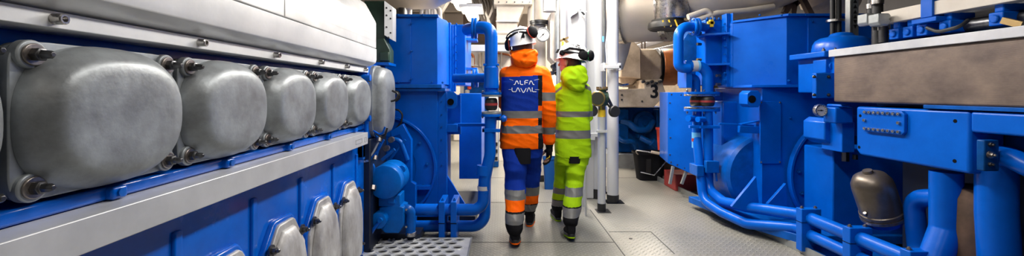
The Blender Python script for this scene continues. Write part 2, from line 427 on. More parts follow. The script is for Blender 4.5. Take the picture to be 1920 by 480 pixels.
# ================================================================== green valve housing
g = thing('green_valve_block', 'dark green cast housing with pale bolted plate above left engine end', 'valve block', (-1.2, 3.75, 1.56))
bm = BM(); prism(bm, [(W(683,0,3.8).x,2.14),(W(683,0,3.8).x,1.74),(W(722,0,3.8).x,1.66),(W(722,0,3.8).x,2.14)], 'y', 3.8, 3.95)
obj('casting', bm, 'green', g, bevel=.005)
bm = BM(); prism(bm, [(W(708,0,3.8).x,1.80),(W(722,0,3.8).x,1.80),(W(733,0,3.8).x,1.70),(W(733,0,3.8).x,1.585),(W(706,0,3.8).x,1.585)], 'y', 3.76, 3.9)
box(bm, W(715,0,3.8).x, W(732,0,3.8).x, 3.74, 3.80, 1.60, 1.68)
obj('bracket', bm, 'green', g, bevel=.006)
bm = BM(); xa, xb = W(722,0,3.8).x, W(735,0,3.8).x
loft(bm, [[(xa,3.77,2.135),(xb,3.83,2.09),(xb,3.83,1.79),(xa,3.77,1.83)], [(xa,3.95,2.135),(xb,3.95,2.09),(xb,3.95,1.79),(xa,3.95,1.83)]])
pl = obj('cover_plate', bm, 'white', g, bevel=.003)
for (px, py) in ((725,15),(731,19),(725,29),(731,34),(725,51),(731,61),(728,70)):
    p = W(px, py, 3.79); p.y = 3.77+(p.x-xa)/(xb-xa)*.06; bm = BM(); cyl(bm, p+Vector((0,.01,0)), p-Vector((0,.006,0)), .008, n=8); obj('screw', bm, 'dsteel', pl)
bm = BM(); box(bm, W(700,0,3.8).x, W(735,0,3.8).x, 3.7, 3.95, 1.56, 1.585); obj('base_flange', bm, 'blue', g, bevel=.003)

# ================================================================== left generator housing
G = thing('generator', 'blue generator housing with tall box, behind the round-covered engine at left', 'generator', (-1.3, 4.8, 0))
xr = W(820,0,4.1).x; xc = W(837,0,4.3).x
bm = BM(); prism(bm, [(-2.1,4.1),(xr,4.1),(xc,4.3),(xc,4.5),(-2.1,4.5)], 'z', 1.40, 2.05)
obj('upper_box', bm, 'blue', G, bevel=.004)
bm = BM(); box(bm, -2.1, W(770,0,4.1).x+.004, 4.085, 4.1, 1.42, 2.03)
obj('access_panel', bm, 'blue', G, bevel=.002)
bm = BM(); box(bm, -2.12, xr+.012, 4.07, 4.5, 2.045, 2.07); box(bm, -2.12, xr+.05, 4.04, 4.5, 1.365, 1.40); box(bm, -2.12, xr+.08, 4.06, 4.55, 1.335, 1.362)
obj('flange', bm, 'blue2', G, bevel=.003)
for (px, py) in ((772,44),(772,96),(772,148),(747,154),(810,154),(830,155)):
    bolt(G, W(px, py, 4.08), (0,-1,0), .011, .02, 'blue2')
for px in (747, 793):
    bolt(G, W(px, 28, 4.06)+Vector((0,0,-.0)), (0,-1,0), .010, .02, 'blue2')
bm = BM()
xk = W(845,0,4.5).x
box(bm, -2.1, xk, 4.5, 4.56, 1.33, 2.06)                     # vertical flange
box(bm, -2.1, xk+.045, 4.58, 4.63, 1.33, 2.04)
box(bm, -2.1, xk+.02, 4.56, 4.58, 1.33, 2.04)
obj('joint_flange', bm, 'blue', G, bevel=.004)
bm = BM(); box(bm, -2.05, -.75, 4.2, 5.4, 2.06, 2.085); obj('bounce_sheet', bm, 'cream', G, bevel=.004)  # unseen cream sheet added to cut blue bounce light onto the duct
for py in (45, 68, 83, 98, 113, 128, 143, 155):
    bolt(G, W(856, py, 4.57), (0,-1,0), .010, .02, 'blue2')
bm = BM(); box(bm, -2.0, W(880,0,5.2).x, 4.63, 5.5, 1.40, 2.06); obj('rear_box', bm, 'blue', G, bevel=.006)
bm = BM(); cyl(bm, W(840,58,4.9), W(890,58,4.9), .06); obj('outlet_stub', bm, 'blue', G)
for py in (72, 128):
    bm = BM(); a = W(856, py, 4.7); prism(bm, [(a.x,a.y),(a.x+.22,a.y+.1),(a.x+.22,a.y+.3),(a.x,a.y+.3)], 'z', a.z-.012, a.z+.012); obj('rib', bm, 'blue', G)
# lower body
bm = BM(); box(bm, -2.1, xr, 4.12, 5.2, .12, 1.34); obj('lower_body', bm, 'blue', G, bevel=.004)
bm = BM(); box(bm, xr-.005, W(838,0,4.16).x, 4.14, 4.22, .25, 1.33); obj('side_flange', bm, 'blue', G, bevel=.003)
for py in (190, 215, 238, 262, 285, 310): bolt(G, W(828, py, 4.14), (0,-1,0), .009, .015, 'blue2')
# bell housing ring around the shaft
bm = BM(); lathe(bm, [(.30,.0),(.50,.0),(.50,.05),(.475,.05),(.475,.02),(.30,.02)], (-1.12,4.12,.60), (0,-1,0), 64, caps=False); obj('bell_ring', bm, 'blue', G, bevel=.004)
bm = BM(); lathe(bm, [(.0,.015),(.47,.015),(.47,.0)], (-1.12,4.12,.60), (0,-1,0), 48, caps=False); obj('bell_plate', bm, 'blue', G)
for a in range(0, 360, 30):
    p = Vector((-1.12+.41*math.cos(math.radians(a+5)), 4.10, .60+.41*math.sin(math.radians(a+5))))
    if p.z > .1: bolt(G, p, (0,-1,0), .02, .025, 'blue2')
# lifting eye
bm = BM()
a, b = W(838,172,4.12), W(857,204,4.12)
pts = [(a.x,b.z),(b.x-.03,b.z),(b.x,b.z+.03),(b.x,a.z-.03),(b.x-.03,a.z),(a.x,a.z)]
prism(bm, pts, 'y', 4.12, 4.14); ey = obj('lifting_lug', bm, 'blue', G, bevel=.003)
bm = BM(); c = W(845,191,4.118); lathe(bm, [(.024,0),(.032,0),(.032,.01),(.024,.01),(.024,0)], c, (0,-1,0), 20, caps=False); cyl(bm, c+Vector((0,.001,0)), c-Vector((0,.002,0)), .024); obj('lug_hole', bm, 'dark', ey)
bm = BM(); box(bm, xr, W(862,0,4.2).x, 4.3, 4.35, .9, 1.3); box(bm, W(861,0,4.75).x, W(903,0,4.75).x, 4.75, 5.6, .36, 1.31); obj('terminal_box', bm, 'blue', G, bevel=.004)
bm = BM(); bar(bm, W(838,240,4.2), W(858,240,4.2), .05, .075); bar(bm, W(852,234,4.25), W(925,234,4.1), .05, .03); obj('pipe_bracket', bm, 'blue', G, bevel=.003)
bm = BM(); a, b, c = W(836,325,4.2), W(886,405,4.2), W(836,405,4.2)
prism(bm, [(a.x-.04,a.z),(a.x,a.z),(b.x,b.z),(b.x,b.z-.04),(c.x-.04,c.z-.04)], 'y', 4.2, 4.23); obj('foot_gusset', bm, 'blue', G, bevel=.003)
bm = BM(); box(bm, -2.1, b.x+.03, 4.15, 5.2, .0, .12); obj('foot_plate', bm, 'shade_dark', G, bevel=.003)  # dark colour stands in for the shade between the low pipes
bm = BM(); box(bm, W(780,0,4.1).x, W(808,0,4.1).x, 4.02, 4.12, W(0,352,4.1).z, W(0,346,4.1).z); obj('shelf_bracket', bm, 'blue', G)
# loop cable on the housing
bm = BM(); q = [W(x,y,4.05) for x,y in ((736,205),(748,206),(755,215),(752,230),(744,240))]; tube(bm, fillet(q,.05), .009, 8); obj('cable', bm, 'black', G)
bm = BM(); q = [W(x,y,4.05) for x,y in ((734,170),(748,172),(750,184),(742,190),(734,189))]; tube(bm, fillet(q,.05), .009, 8); obj('cable', bm, 'black', G)

# ================================================================== pump set by the left engine
Pm = thing('motor_pump', 'blue electric motor above a small pump, beside the perforated step', 'pump', (-.98, 3.7, .0))
mc = W(721,342,3.5)
bm = BM(); lathe(bm, [(.0,-.012),(.10,-.012),(.135,0),(.140,.01),(.140,.10),(.134,.104),(.134,.112),(.140,.116),(.140,.30),(.12,.34),(.06,.36)], mc, (0,1,0), 40, caps=True)
cyl(bm, mc+Vector((.11,.13,.085)), mc+Vector((.11,.18,.085)), .03)
obj('motor', bm, 'motorblue', Pm, bevel=.002)
bm = BM(); b0 = W(730,372,3.62)
box(bm, b0.x-.08, b0.x+.10, 3.58, 3.75, b0.z-.06, b0.z+.04); box(bm, b0.x-.0, b0.x+.06, 3.56, 3.62, b0.z-.03, b0.z+.05); obj('motor_foot', bm, 'motorblue', Pm, bevel=.006)
bm = BM(); a, b = W(712,388,3.6), W(758,436,3.6); prism(bm, [(a.x,b.z+.05),(a.x+.05,b.z),(b.x-.04,b.z),(b.x,b.z+.07),(b.x,a.z-.0),(b.x-.06,a.z+.02),(a.x,a.z)], 'y', 3.58, 3.76)
pb = obj('pump_body', bm, 'motorblue', Pm, bevel=.01, seg=3)
bm = BM(); c = W(709,414,3.5); lathe(bm, [(.0,-.008),(.045,-.008),(.066,0),(.066,.14),(.075,.15),(.075,.2)], c, (0,1,0), 28); lathe(bm, [(.02,-.03),(.024,0)], c+Vector((.02,0,.01)), (0,1,0), 12); obj('end_cap', bm, 'motorblue', Pm)
bm = BM(); tube(bm, fillet([c+Vector((.02,-.01,.0)), c+Vector((-.03,-.02,-.06)), c+Vector((-.08,0,-.14))], .03), .014, 10); obj('drain_hose', bm, 'blue', Pm)
bm = BM(); q = [W(752,392,3.66), W(770,392,3.66), W(770,440,3.66)]; pipe(bm, q, .042, .05); bj = obj('outlet_elbow', bm, 'blue2', Pm)
bm = BM(); p = W(771,424,3.66); lathe(bm, [(.036,0),(.036,.03),(.03,.035),(.03,.045),(.045,.05),(.045,.08)], p, (0,0,-1), 20); obj('hose_coupling', bm, 'steel', bj)
for z in (393, 425): bolt(Pm, W(762, z, 3.60), (0,-1,0), .010, .02, 'steel')
# angular support frame behind the motor
bm = BM()
def P2(l, Y): return [(W(x,y,Y).x, W(x,y,Y).z) for x, y in l]
outer = [(733,246),(756,232),(772,262),(772,340),(780,345),(780,448),(744,448),(744,330),(760,300),(760,272),(750,252),(735,258)]
prism(bm, P2(outer, 3.95), 'y', 3.93, 4.0); obj('support_plate', bm, 'blue', Pm, bevel=.004)
bm = BM(); pipe(bm, [W(730,262,3.9), W(750,262,3.9), W(764,300,3.9)], .022, .06); bar(bm, W(760,262,3.9), W(722,312,3.9), .02, .02); obj('brace', bm, 'blue2', Pm)
for (px,py) in ((734,262),(725,278)):
    bm = BM(); lathe(bm, [(.0,0),(.012,0),(.012,-.02),(.026,-.02),(.026,.02)], W(px,py,3.7), (0,-1,0), 18); obj('fitting', bm, 'washer', Pm)
bm = BM(); box(bm, -1.15, W(790,0,3.8).x, 3.72, 4.08, .02, .09); obj('base_plate', bm, 'shade_dark', Pm)

# ================================================================== water pipes on the left
def bellows(bm_r, bm_b, c, R):
    c = Vector(c)
    lathe(bm_r, [(R*.72,.055),(R*.9,.045),(R*1.0,.03),(R*1.03,.0),(R*1.0,-.03),(R*.9,-.045),(R*.72,-.055)], c, (0,0,1), 28)
    lathe(bm_b, [(R*.9,.011),(R*1.05,.011),(R*1.05,-.011),(R*.9,-.011)], c, (0,0,1), 28, caps=False)
def flange_plate(bm, cx, cy, z, rx, ry, t=.02, n=40):
    pts = [(cx+sup(2*PI*k/n, rx, ry, 3.)[0], cy+sup(2*PI*k/n, rx, ry, 3.)[1]) for k in range(n)]
    prism(bm, pts, 'z', z, z+t)
L = thing('coolant_pipework', 'blue coolant pipes with flanged rubber bellow rising beside the person in orange', 'pipes', (-.1, 3.9, 0))
yA, yB = 3.845, 3.955
top = W(922,120,3.9)
bm = BM(); pipe(bm, [W(884,53,4.1)+Vector((-.05,.1,0)), Vector((W(897,53,4.05).x,4.0,W(0,53,4.05).z)), Vector((-.092,3.9,W(0,53,3.9).z)), Vector((-.092,3.9,1.33))], .058, .12, 20)
obj('upper_pipe', bm, 'blue', L)
bm = BM(); p = W(893,53,4.04); cyl(bm, p-Vector((.045,0,0)), p-Vector((.02,0,0)), .10, n=28); cyl(bm, p+Vector((-.015,0,0)), p+Vector((.01,0,0)), .10, n=28); obj('upper_flange', bm, 'blue', L, bevel=.003)
bm = BM(); lathe(bm, [(.058,0),(.070,.0),(.070,.03),(.066,.05),(.066,.19),(.058,.2)], (-.092,3.9,1.36), (0,0,1), 24, caps=False); box(bm, -.165, -.02, 3.86, 3.94, 1.565, 1.585); obj('pipe_collar', bm, 'blue', L, bevel=.003)
zf1, zf2 = W(0,178,3.92).z, W(0,212,3.92).z
bm = BM(); flange_plate(bm, -.09, 3.90, zf1+.002, .092, .13, .024); obj('flange', bm, 'blue', L, bevel=.003)
bm = BM(); flange_plate(bm, -.09, 3.90, zf2-.028, .092, .13, .024); obj('flange', bm, 'blue', L, bevel=.003)
bm = BM(); flange_plate(bm, -.09, 3.90, zf1-.016, .090, .128, .016); obj('zinc_ring', bm, 'grey', L, bevel=.002)
bm = BM(); flange_plate(bm, -.09, 3.90, zf2-.003, .090, .128, .016); obj('zinc_ring', bm, 'grey', L, bevel=.002)
b1, b2 = BM(), BM(); bellows(b1, b2, (-.092,yA,(zf1+zf2)/2), .056); bellows(b1, b2, (-.092,yB,(zf1+zf2)/2), .056)
rb = obj('rubber_bellow', b1, 'black', L); obj('red_band', b2, 'pinkred', rb)
for y in (3.80, 3.90, 4.0):
    for dx in (-.078, .078):
        for z, s in ((zf1+.02, 1), (zf2-.02, -1)):
            bolt(L, (-.09+dx, y, z+.004*s), (0,0,s), .009, .02, 'steel')
low = [Vector((-.09,yA,zf2-.02)), W(919,245,yA), W(919,290,yA), W(908,335,yA), W(906,393,yA), W(780,393,yA)]
bm = BM(); tube(bm, fillet(low, [.3,.3,.3,.10]), .052, 18); cyl(bm, W(906,328,yA), W(907,310,yA), .062); obj('lower_pipe', bm, 'blue', L)
low = [Vector((-.09,yB,zf2-.02)), W(919,245,yB), W(919,290,yB), W(910,335,yB), W(909,424,yB), W(778,424,yB)]
bm = BM(); tube(bm, fillet(low, [.3,.3,.3,.12]), .052, 18); obj('lower_pipe', bm, 'blue', L)
for px, py in ((906.5,352),):
    p = W(px,py,yA if py < 400 else yB-.03); bm = BM(); cyl(bm, p+Vector((0,0,-.018)), p+Vector((.0,0,.018)), .0545, n=24); o = obj('pipe_label', bm, 'white', L); o['label'] = 'white printed pipe sticker'
for px in (830, 852):
    a = W(px,376,3.82); bm = BM(); box(bm, a.x-.028, a.x+.024, 3.76, 4.04, .0, a.z); c = obj('pipe_clamp', bm, 'blue', L, bevel=.004)
    bolt(c, (a.x,3.82,a.z), (0,0,1), .012, .025, 'blue2')
    bm = BM(); box(bm, a.x-.030, a.x+.026, 3.757, 3.76, .165, .172); obj('joint_line', bm, 'dark', c)
bm = BM(); lathe(bm, [(.018,0),(.018,.05),(.032,.055),(.032,.07),(.02,.09)], (-.04,3.88,W(0,222,3.88).z), (1,-.3,0), 16); obj('drain_valve', bm, 'blue', L)
bm = BM(); box(bm, -.17, -.01, 3.79, 3.81, .97, 1.0); box(bm, -.17, -.15, 3.79, 3.95, .97, 1.0); obj('pipe_strap', bm, 'blue', L, bevel=.002)
bm = BM(); a = W(880,147,4.3); cyl(bm, a-Vector((.15,0,0)), a+Vector((.22,-.2,0)), .045); obj('middle_pipe', bm, 'blue2', L)
bm = BM(); p = W(892,147,4.25); cyl(bm, p-Vector((.03,0,0)), p-Vector((.005,0,0)), .09, n=24); cyl(bm, p, p+Vector((.025,0,0)), .09, n=24); obj('middle_flange', bm, 'blue', L, bevel=.003)

# ================================================================== perforated step
def step():
    t = thing('perforated_step', 'grey metal floor step punched with rows of oval holes, bottom left of walkway', 'floor grating', (-.74, 3.5, 0))
    x0, x1, y0, y1, zt = W(690,0,3.75).x-.0, -.265, 3.1, 3.745, .045
    # plate with real holes: grid cells each with a hole ring
    bm = BM(); cx, cy = .108, .092; row = 0; y = y0
    cells = []
    while y < y1-.02:
        x = x0 - (cx/2 if row % 2 else 0)
        while x < x1:
            cells.append((max(x,x0), min(x+cx,x1), y, min(y+cy,y1), x+cx/2, y+cy/2)); x += cx
        y += cy; row += 1
    n = 16
    for (a, b, c, d, mx, my) in cells:
        if b-a < .02: continue
        full = (b-a) > cx*.95 and (d-c) > cy*.7
        outer = []
        for k in range(n):
            t_ = 2*PI*k/n+PI/4; ux, uy = math.cos(t_), math.sin(t_); s = 1/max(abs(ux), abs(uy))
            outer.append(((a+b)/2+ux*s*(b-a)/2, (c+d)/2+uy*s*(d-c)/2))
        if not full:
            v = [bm.verts.new((p[0],p[1],zt)) for p in outer]; bm.faces.new(v); continue
        R = []
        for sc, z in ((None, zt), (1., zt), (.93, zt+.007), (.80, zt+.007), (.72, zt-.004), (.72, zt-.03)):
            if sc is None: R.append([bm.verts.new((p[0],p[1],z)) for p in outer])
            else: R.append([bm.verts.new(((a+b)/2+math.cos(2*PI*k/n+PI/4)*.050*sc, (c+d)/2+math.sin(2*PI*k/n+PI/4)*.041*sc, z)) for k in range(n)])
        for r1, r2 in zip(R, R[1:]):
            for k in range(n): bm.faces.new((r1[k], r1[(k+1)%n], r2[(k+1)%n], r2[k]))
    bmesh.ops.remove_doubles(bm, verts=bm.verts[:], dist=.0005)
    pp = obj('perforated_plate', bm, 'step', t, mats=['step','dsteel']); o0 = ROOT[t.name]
    for f in pp.data.polygons: f.material_index = 1 if f.center.z+o0.z < zt-.008 else 0  # shade inside the holes painted in: walls below the rim use darker steel
    bm = BM(); box(bm, x1-.004, x1+.01, y0, y1+.01, .004, zt+.008); box(bm, x0, x1, y1-.004, y1+.01, .004, zt+.004); box(bm, x0-.01, x0, y0, y1, .004, zt)
    obj('rim', bm, 'grey', t, bevel=.002)
    bm = BM(); box(bm, x0, x1-.006, y0, y1-.006, .001, .004); obj('tray_bottom', bm, 'dark', t)  # near-black tray paints in the dark below the holes
step()
def S(px, py, X):
    """point on the plane x = X"""
    Y = F*X/(px-CX); return W(px, py, Y)
# ================================================================== right engine
R = thing('diesel_engine', 'blue diesel engine with brown mesh panel and pale lid, nearest on the right', 'engine', (3.0, 2.2, 0))
RXf = 2.6
bm = BM(); box(bm, 3.05, 3.9, -.5, 3.25, .0, .92); obj('crankcase', bm, 'shade_dark', R, bevel=.01)  # shade under the beam put into the colour
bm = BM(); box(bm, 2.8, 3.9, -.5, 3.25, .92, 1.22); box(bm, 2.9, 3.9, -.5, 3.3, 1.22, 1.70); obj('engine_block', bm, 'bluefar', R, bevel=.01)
bm = BM(); box(bm, RXf, 2.95, -.4, 3.34, 1.25, 1.606); obj('mesh_panel', bm, 'rad', R, bevel=.012)
bm = BM(); box(bm, RXf-.02, 2.98, -.4, 3.365, 1.603, 1.658); obj('lid', bm, 'panelw', R, bevel=.003)
bm = BM(); box(bm, RXf-.01, 2.9, -.4, 2.62, 1.228, 1.25); obj('tray', bm, 'blue2', R, bevel=.002)
# long box beam with rounded lower corners
ya, yb = 800*RXf/(1605-CX), 800*RXf/(1818-CX)
bm = BM(); prism(bm, [(yb,.872),(yb-.0,.90),(yb,1.222),(ya,1.222),(ya,.905),(ya-.03,.872)], 'x', RXf, 2.8)
box(bm, RXf, 2.8, -.4, yb-.001, 1.105, 1.222)
bx_ = obj('box_beam', bm, 'blue', R, bevel=.016, seg=3)
for (px, py) in ((1613,217),(1611,276),(1791,227),(1790,302)):
    p = S(px, py, RXf); bm = BM(); cyl(bm, p+Vector((.002,0,0)), p+Vector((-.001,0,0)), .011, n=16); obj('drain_hole', bm, 'dark', bx_)
a, b = S(1621,205,RXf), S(1702,242,RXf)
bm = BM(); prism(bm, [(b.y,1.07),(b.y+.02,1.05),(a.y-.02,1.05),(a.y,1.07),(a.y,1.185),(a.y-.02,1.205),(b.y+.02,1.205),(b.y,1.185)], 'x', RXf-.022, RXf); cp = obj('bolted_plate', bm, 'blue', R, bevel=.004)
for k in range(8):
    y = a.y-.035-(a.y-b.y-.07)*k/7
    for z in (1.186, 1.07):
        bm = BM(); lathe(bm, [(.0105,0),(.0105,.012),(.005,.012),(.005,.004),(0,.004)], (RXf-.022,y,z), (-1,0,0), 12); obj('socket_bolt', bm, 'steel', cp)
for y in (a.y-.03, b.y+.035):
    bm = BM(); lathe(bm, [(.0105,0),(.0105,.012),(.005,.012),(.005,.004),(0,.004)], (RXf-.022,y,1.128), (-1,0,0), 12); obj('socket_bolt', bm, 'steel', cp)
# end brackets left of the beam
bm = BM(); a, b = W(1550,200,3.42), W(1602,230,3.42); box(bm, a.x, RXf+.15, 3.33, 3.46, b.z, a.z-.002); box(bm, a.x+.02, RXf+.1, 3.30, 3.45, a.z, a.z+.022); obj('beam_end', bm, 'blue', R, bevel=.01)
bm = BM(); a, b = W(1580,232,3.5), W(1604,282,3.5); box(bm, a.x, RXf+.1, 3.38, 3.6, b.z, a.z+.02); obj('bracket', bm, 'blue', R, bevel=.006)
bm = BM(); prism(bm, [(W(x,y,3.6).x, W(x,y,3.6).z) for x,y in ((1529,228),(1540,220),(1562,224),(1562,268),(1545,270),(1529,260))], 'y', 3.5, 3.75); obj('bearing_block', bm, 'blue', R, bevel=.01)
bm = BM(); cyl(bm, W(1560,250,3.55), W(1580,250,3.55), .03); obj('steel_pin', bm, 'steel', R)
bm = BM(); p = W(1585,292,3.5); cyl(bm, p+Vector((0,0,.04)), p-Vector((0,0,.045)), .028, n=6); cyl(bm, p+Vector((.08,0,.01)), p-Vector((-.08,0,.03)), .02, n=6); obj('mount_nut', bm, 'dsteel', R)
bm = BM(); a, b = W(1522,137,3.6), W(1564,184,3.6); box(bm, a.x, b.x, 3.55, 3.6, b.z, a.z); box(bm, b.x-.01, b.x+.12, 3.5, 3.62, b.z, a.z); sp = obj('square_cover', bm, 'blue', R, bevel=.006)
for px in (1526, 1553):
    for py in (144, 178): bolt(sp, W(px, py, 3.55), (0,-1,0), .014, .02, 'dsteel')
bm = BM(); a, b = W(1540,112,3.65), W(1566,137,3.65); box(bm, a.x, b.x+.1, 3.6, 3.75, b.z, a.z); cyl(bm, (a.x+.055,3.6,(a.z+b.z)/2), (a.x+.055,3.585,(a.z+b.z)/2), .035, n=24); obj('sensor_block', bm, 'blue', R, bevel=.006)
bm = BM(); box(bm, W(1541,0,3.7).x, 3.6, 3.5, 4.0, 1.32, 1.66); obj('column_housing', bm, 'blue', R, bevel=.01)
# domed cover
bm = BM(); a = W(1539,107,3.62); box(bm, a.x, 3.35, 3.58, 4.02, a.z, a.z+.05)
obj('dome_flange', bm, 'blue', R, bevel=.008)
bm = BM(); cx0 = W(1578,0,3.8).x; rings = []
for s, h in ((1.,0),(1.,.02),(.96,.08),(.88,.115),(.7,.14),(.45,.15),(.42,.155),(.36,.175),(.2,.185),(.03,.187)):
    rings.append([(cx0+sup(2*PI*k/48,.21,.19,2.8)[0]*s, 3.8+sup(2*PI*k/48,.21,.19,2.8)[1]*s, a.z+.048+h) for k in range(48)])
loft(bm, rings); dm = obj('dome_cover', bm, 'blue', R, ang=60)
for px, Y in ((1544,3.62),(1566,3.61),(1601,3.6)): bolt(dm, Vector((W(px,0,Y).x, Y, a.z+.05)), (0,0,1), .016, .03, 'steel')
# gauge
gc = W(1539,207,3.42)
gg = thing('pressure_gauge', 'small white round pressure gauge at left end of the right engine', 'gauge', gc)
bm = BM(); lathe(bm, [(0,.03),(.046,.03),(.05,.02),(.05,-.012),(.044,-.012),(.044,-.004)], gc, (0,1,0), 32, caps=False); obj('case', bm, 'steel', gg)
bm = BM(); cyl(bm, gc-Vector((0,.004,0)), gc-Vector((0,.002,0)), .044, n=32); obj('dial', bm, 'glass', gg)
bm = BM(); bar(bm, gc+Vector((-.03,-.006,-.0)), gc+Vector((.016,-.006,.0)), .003, .005); cyl(bm, gc-Vector((0,.009,0)), gc-Vector((0,.003,0)), .006)
for k in range(11):
    t = math.radians(-40+26*k); d = Vector((math.cos(t),0,math.sin(t))); bar(bm, gc+d*.034+Vector((0,-.005,0)), gc+d*.041+Vector((0,-.005,0)), .002, .003)
obj('needle', bm, 'ink', gg)
# injection rail above the lid
bm = BM(); box(bm, 3.15, 3.3, -.4, 3.2, 1.66, 1.96); obj('shade_plate', bm, 'shade_dark', R)  # dark plate added to stand for the shade below the rail
bm = BM(); box(bm, 2.9, 2.99, -.3, 3.26, 1.845, 1.937); rl = obj('upper_rail', bm, 'cream', R, bevel=.003)
bm = BM(); y = 800*2.9/(1738-CX); box(bm, 2.885, 2.99, y-.05, y+.03, 1.835, 1.96); box(bm, 2.87, 2.99, y-.09, y+.08, 1.80, 1.83); obj('rail_clip', bm, 'blue', rl, bevel=.003)
for px in (1670, 1696, 1722, 1765, 1860):
    y = 800*2.9/(px-CX); bm = BM(); box(bm, 2.92, 3.15, y-.038, y+.038, 1.72, 1.80); cyl(bm, (2.92,y,1.76), (2.905,y,1.76), .024); box(bm, 2.94, 3.1, y-.025, y+.025, 1.80, 1.85); obj('pump_head', bm, 'blue', R, bevel=.012, seg=3)
bm = BM(); cyl(bm, (3.05,3.2,1.76), (3.05,-.2,1.76), .05); obj('fuel_pipe', bm, 'dsteel', R)
bm = BM(); bar(bm, S(1880,38,2.85), S(1918,47,2.85), .02, .035); obj('tie_bar', bm, 'brass', R)
bm = BM(); tube(bm, fillet([S(1738,52,2.85), S(1760,60,2.85), S(1800,50,2.85), S(1815,38,2.9)], .1), .012, 8); obj('cable', bm, 'black', R)
for i, (px, Y) in enumerate(((1624,3.36),(1649,3.2))):
    a_, b_ = W(px-13*(.7 if i == 0 else 1), 27, Y), W(px+11*(.7 if i == 0 else 1), 49, Y)
    bm = BM(); prism(bm, [(a_.x,b_.z+.02),(a_.x+.015,b_.z),(b_.x-.02,b_.z),(b_.x,b_.z+.03),(b_.x-.012,(a_.z+b_.z)/2),(b_.x,a_.z-.02),(b_.x-.015,a_.z),(a_.x,a_.z)], 'y', Y-.05, Y+.04); obj('end_connector', bm, 'grey', R, bevel=.006)
bm = BM(); pipe(bm, [W(1645,-40,3.35), W(1645,50,3.35), W(1645,84,3.35)], .036); pipe(bm, [W(1635,-40,3.45), W(1634,30,3.45)], .03); pipe(bm, [W(1656,50,3.3), W(1656,80,3.3)], .03); obj('hose', bm, 'black', R)
for (px,py,r) in ((1634,12,.036),(1656,52,.042),(1656,66,.036),(1645,3,.041)):
    bm = BM(); p = W(px,py,3.32 if px != 1634 else 3.45); cyl(bm, p+Vector((0,0,.02)), p-Vector((0,0,.02)), r); obj('hose_sleeve', bm, 'steel', R)
# black twin hoses rising behind the dome
bm = BM()
for px in (1561, 1572): pipe(bm, [W(px,-80,3.9), W(px,72,3.9)], .024 if px > 1565 else .02)
t = tag(obj('cable_pair', bm, 'black'), 'two black vertical cables clipped together behind the blue dome', 'cables')
bm = BM(); p = W(1566,39,3.9); cyl(bm, p+Vector((0,0,.01)), p-Vector((0,0,.01)), .07, n=24); ROOT['x'] = 0; obj('cable_clip', bm, 'steel', t)
# perforated strut
bm = BM(); a, b = W(1596,-60,3.95), W(1610,68,3.95)
box(bm, a.x, b.x, 3.95, 3.965, b.z, a.z); box(bm, a.x, a.x+.012, 3.95, 4.02, b.z, a.z); t = tag(obj('steel_strut', bm, 'grey', bevel=.002), 'vertical grey steel strut with triangular holes beside the black cables', 'strut')
bm = BM()
for k, py in enumerate((2,12,22,31,41,50)):
    c = W(1603.5, py, 3.949); h = .018
    tri = [(c.x-h,c.z-h),(c.x+h,c.z-h),(c.x,c.z+h)] if k < 4 else [(c.x-h,c.z+h),(c.x+h,c.z+h),(c.x,c.z-h)]
    prism(bm, tri, 'y', 3.948, 3.951)
obj('hole', bm, 'ink', t)
# lower part: tank, filter, big pipes
bm = BM(); a = W(1537,276,3.75)
box(bm, a.x, 3.6, 3.6, 3.95, .12, a.z); obj('side_tank', bm, 'blue', R, bevel=.012)
fc0, fc1 = W(1627,322,2.98), W(1662,425,3.02)
bm = BM(); d = fc1-fc0
lathe(bm, [(0,-.012),(.028,-.012),(.03,.0),(.03,.008),(.055,.012),(.095,.035),(.118,.08),(.122,.12),(.122,.30),(.128,.305),(.128,.325),(.123,.33),(.123,.345),(.11,.36)], fc0, d, 40); cn = obj('filter_canister', bm, 'can', R)
bm = BM(); dd, uu, vv = frame(d); c = fc0+dd*.335; lathe(bm, [(.123,0),(.130,.0),(.130,.02),(.123,.02)], c, dd, 36, caps=False); cyl(bm, c+Vector((-.13,-.02,0)), c+Vector((-.15,-.03,.02)), .01); obj('clamp_band', bm, 'washer', cn)
bm = BM(); lathe(bm, [(.11,.36),(.10,.40),(.06,.43),(0,.44)], fc0, d, 36); obj('canister_base', bm, 'blue', cn)
bm = BM(); q = [S(1774,322,2.70), S(1774,430,2.70), S(1740,520,2.55)]; pipe(bm, q, .077, .1, 24)
p = S(1774,432,2.70); lathe(bm, [(.077,-.006),(.081,0),(.077,.006)], p, (0,0,1), 24, caps=False); obj('down_pipe', bm, 'blue', R)
bm = BM(); pipe(bm, [S(1768,371,2.75), W(1712,371,2.85), W(1722,470,2.85), W(1730,520,2.7)], .056, .11, 20); obj('bend_pipe', bm, 'blue', R)
bm = BM(); q = [S(1868,300,2.75), S(1868,400,2.75), S(1878,560,2.75)]; pipe(bm, q, .085, .1, 24); obj('down_pipe', bm, 'blue', R)
bm = BM(); q = [S(1848,292,2.72), S(1885,290,2.70), S(1935,315,2.70), S(2000,330,2.7)]; pipe(bm, q, .055, .2, 20); obj('side_pipe', bm, 'blue', R)
bm = BM(); a, b = W(1838,262,2.28), W(1866,320,2.28); box(bm, a.x, b.x, 2.26, 2.30, b.z, a.z); fl = obj('pipe_flange', bm, 'bluefar', R, bevel=.006)
for py in (271, 290, 308): bolt(fl, W(1856,py,2.26), (0,-1,0), .012, .025, 'dsteel' if py != 290 else 'washer', wr=.02 if py == 290 else 0)
bm = BM(); rings = []
c = S(1825,420,2.8)
for z, s in ((.78,.3),(.76,.7),(.70,.95),(.55,1.),(.3,1.02),(.12,.9),(.05,.5)):
    rings.append([(c.x+.12*s*math.cos(2*PI*k/24), c.y+.12*s*math.sin(2*PI*k/24), z) for k in range(24)])
loft(bm, rings); obj('lagged_canister', bm, 'brownl', R)
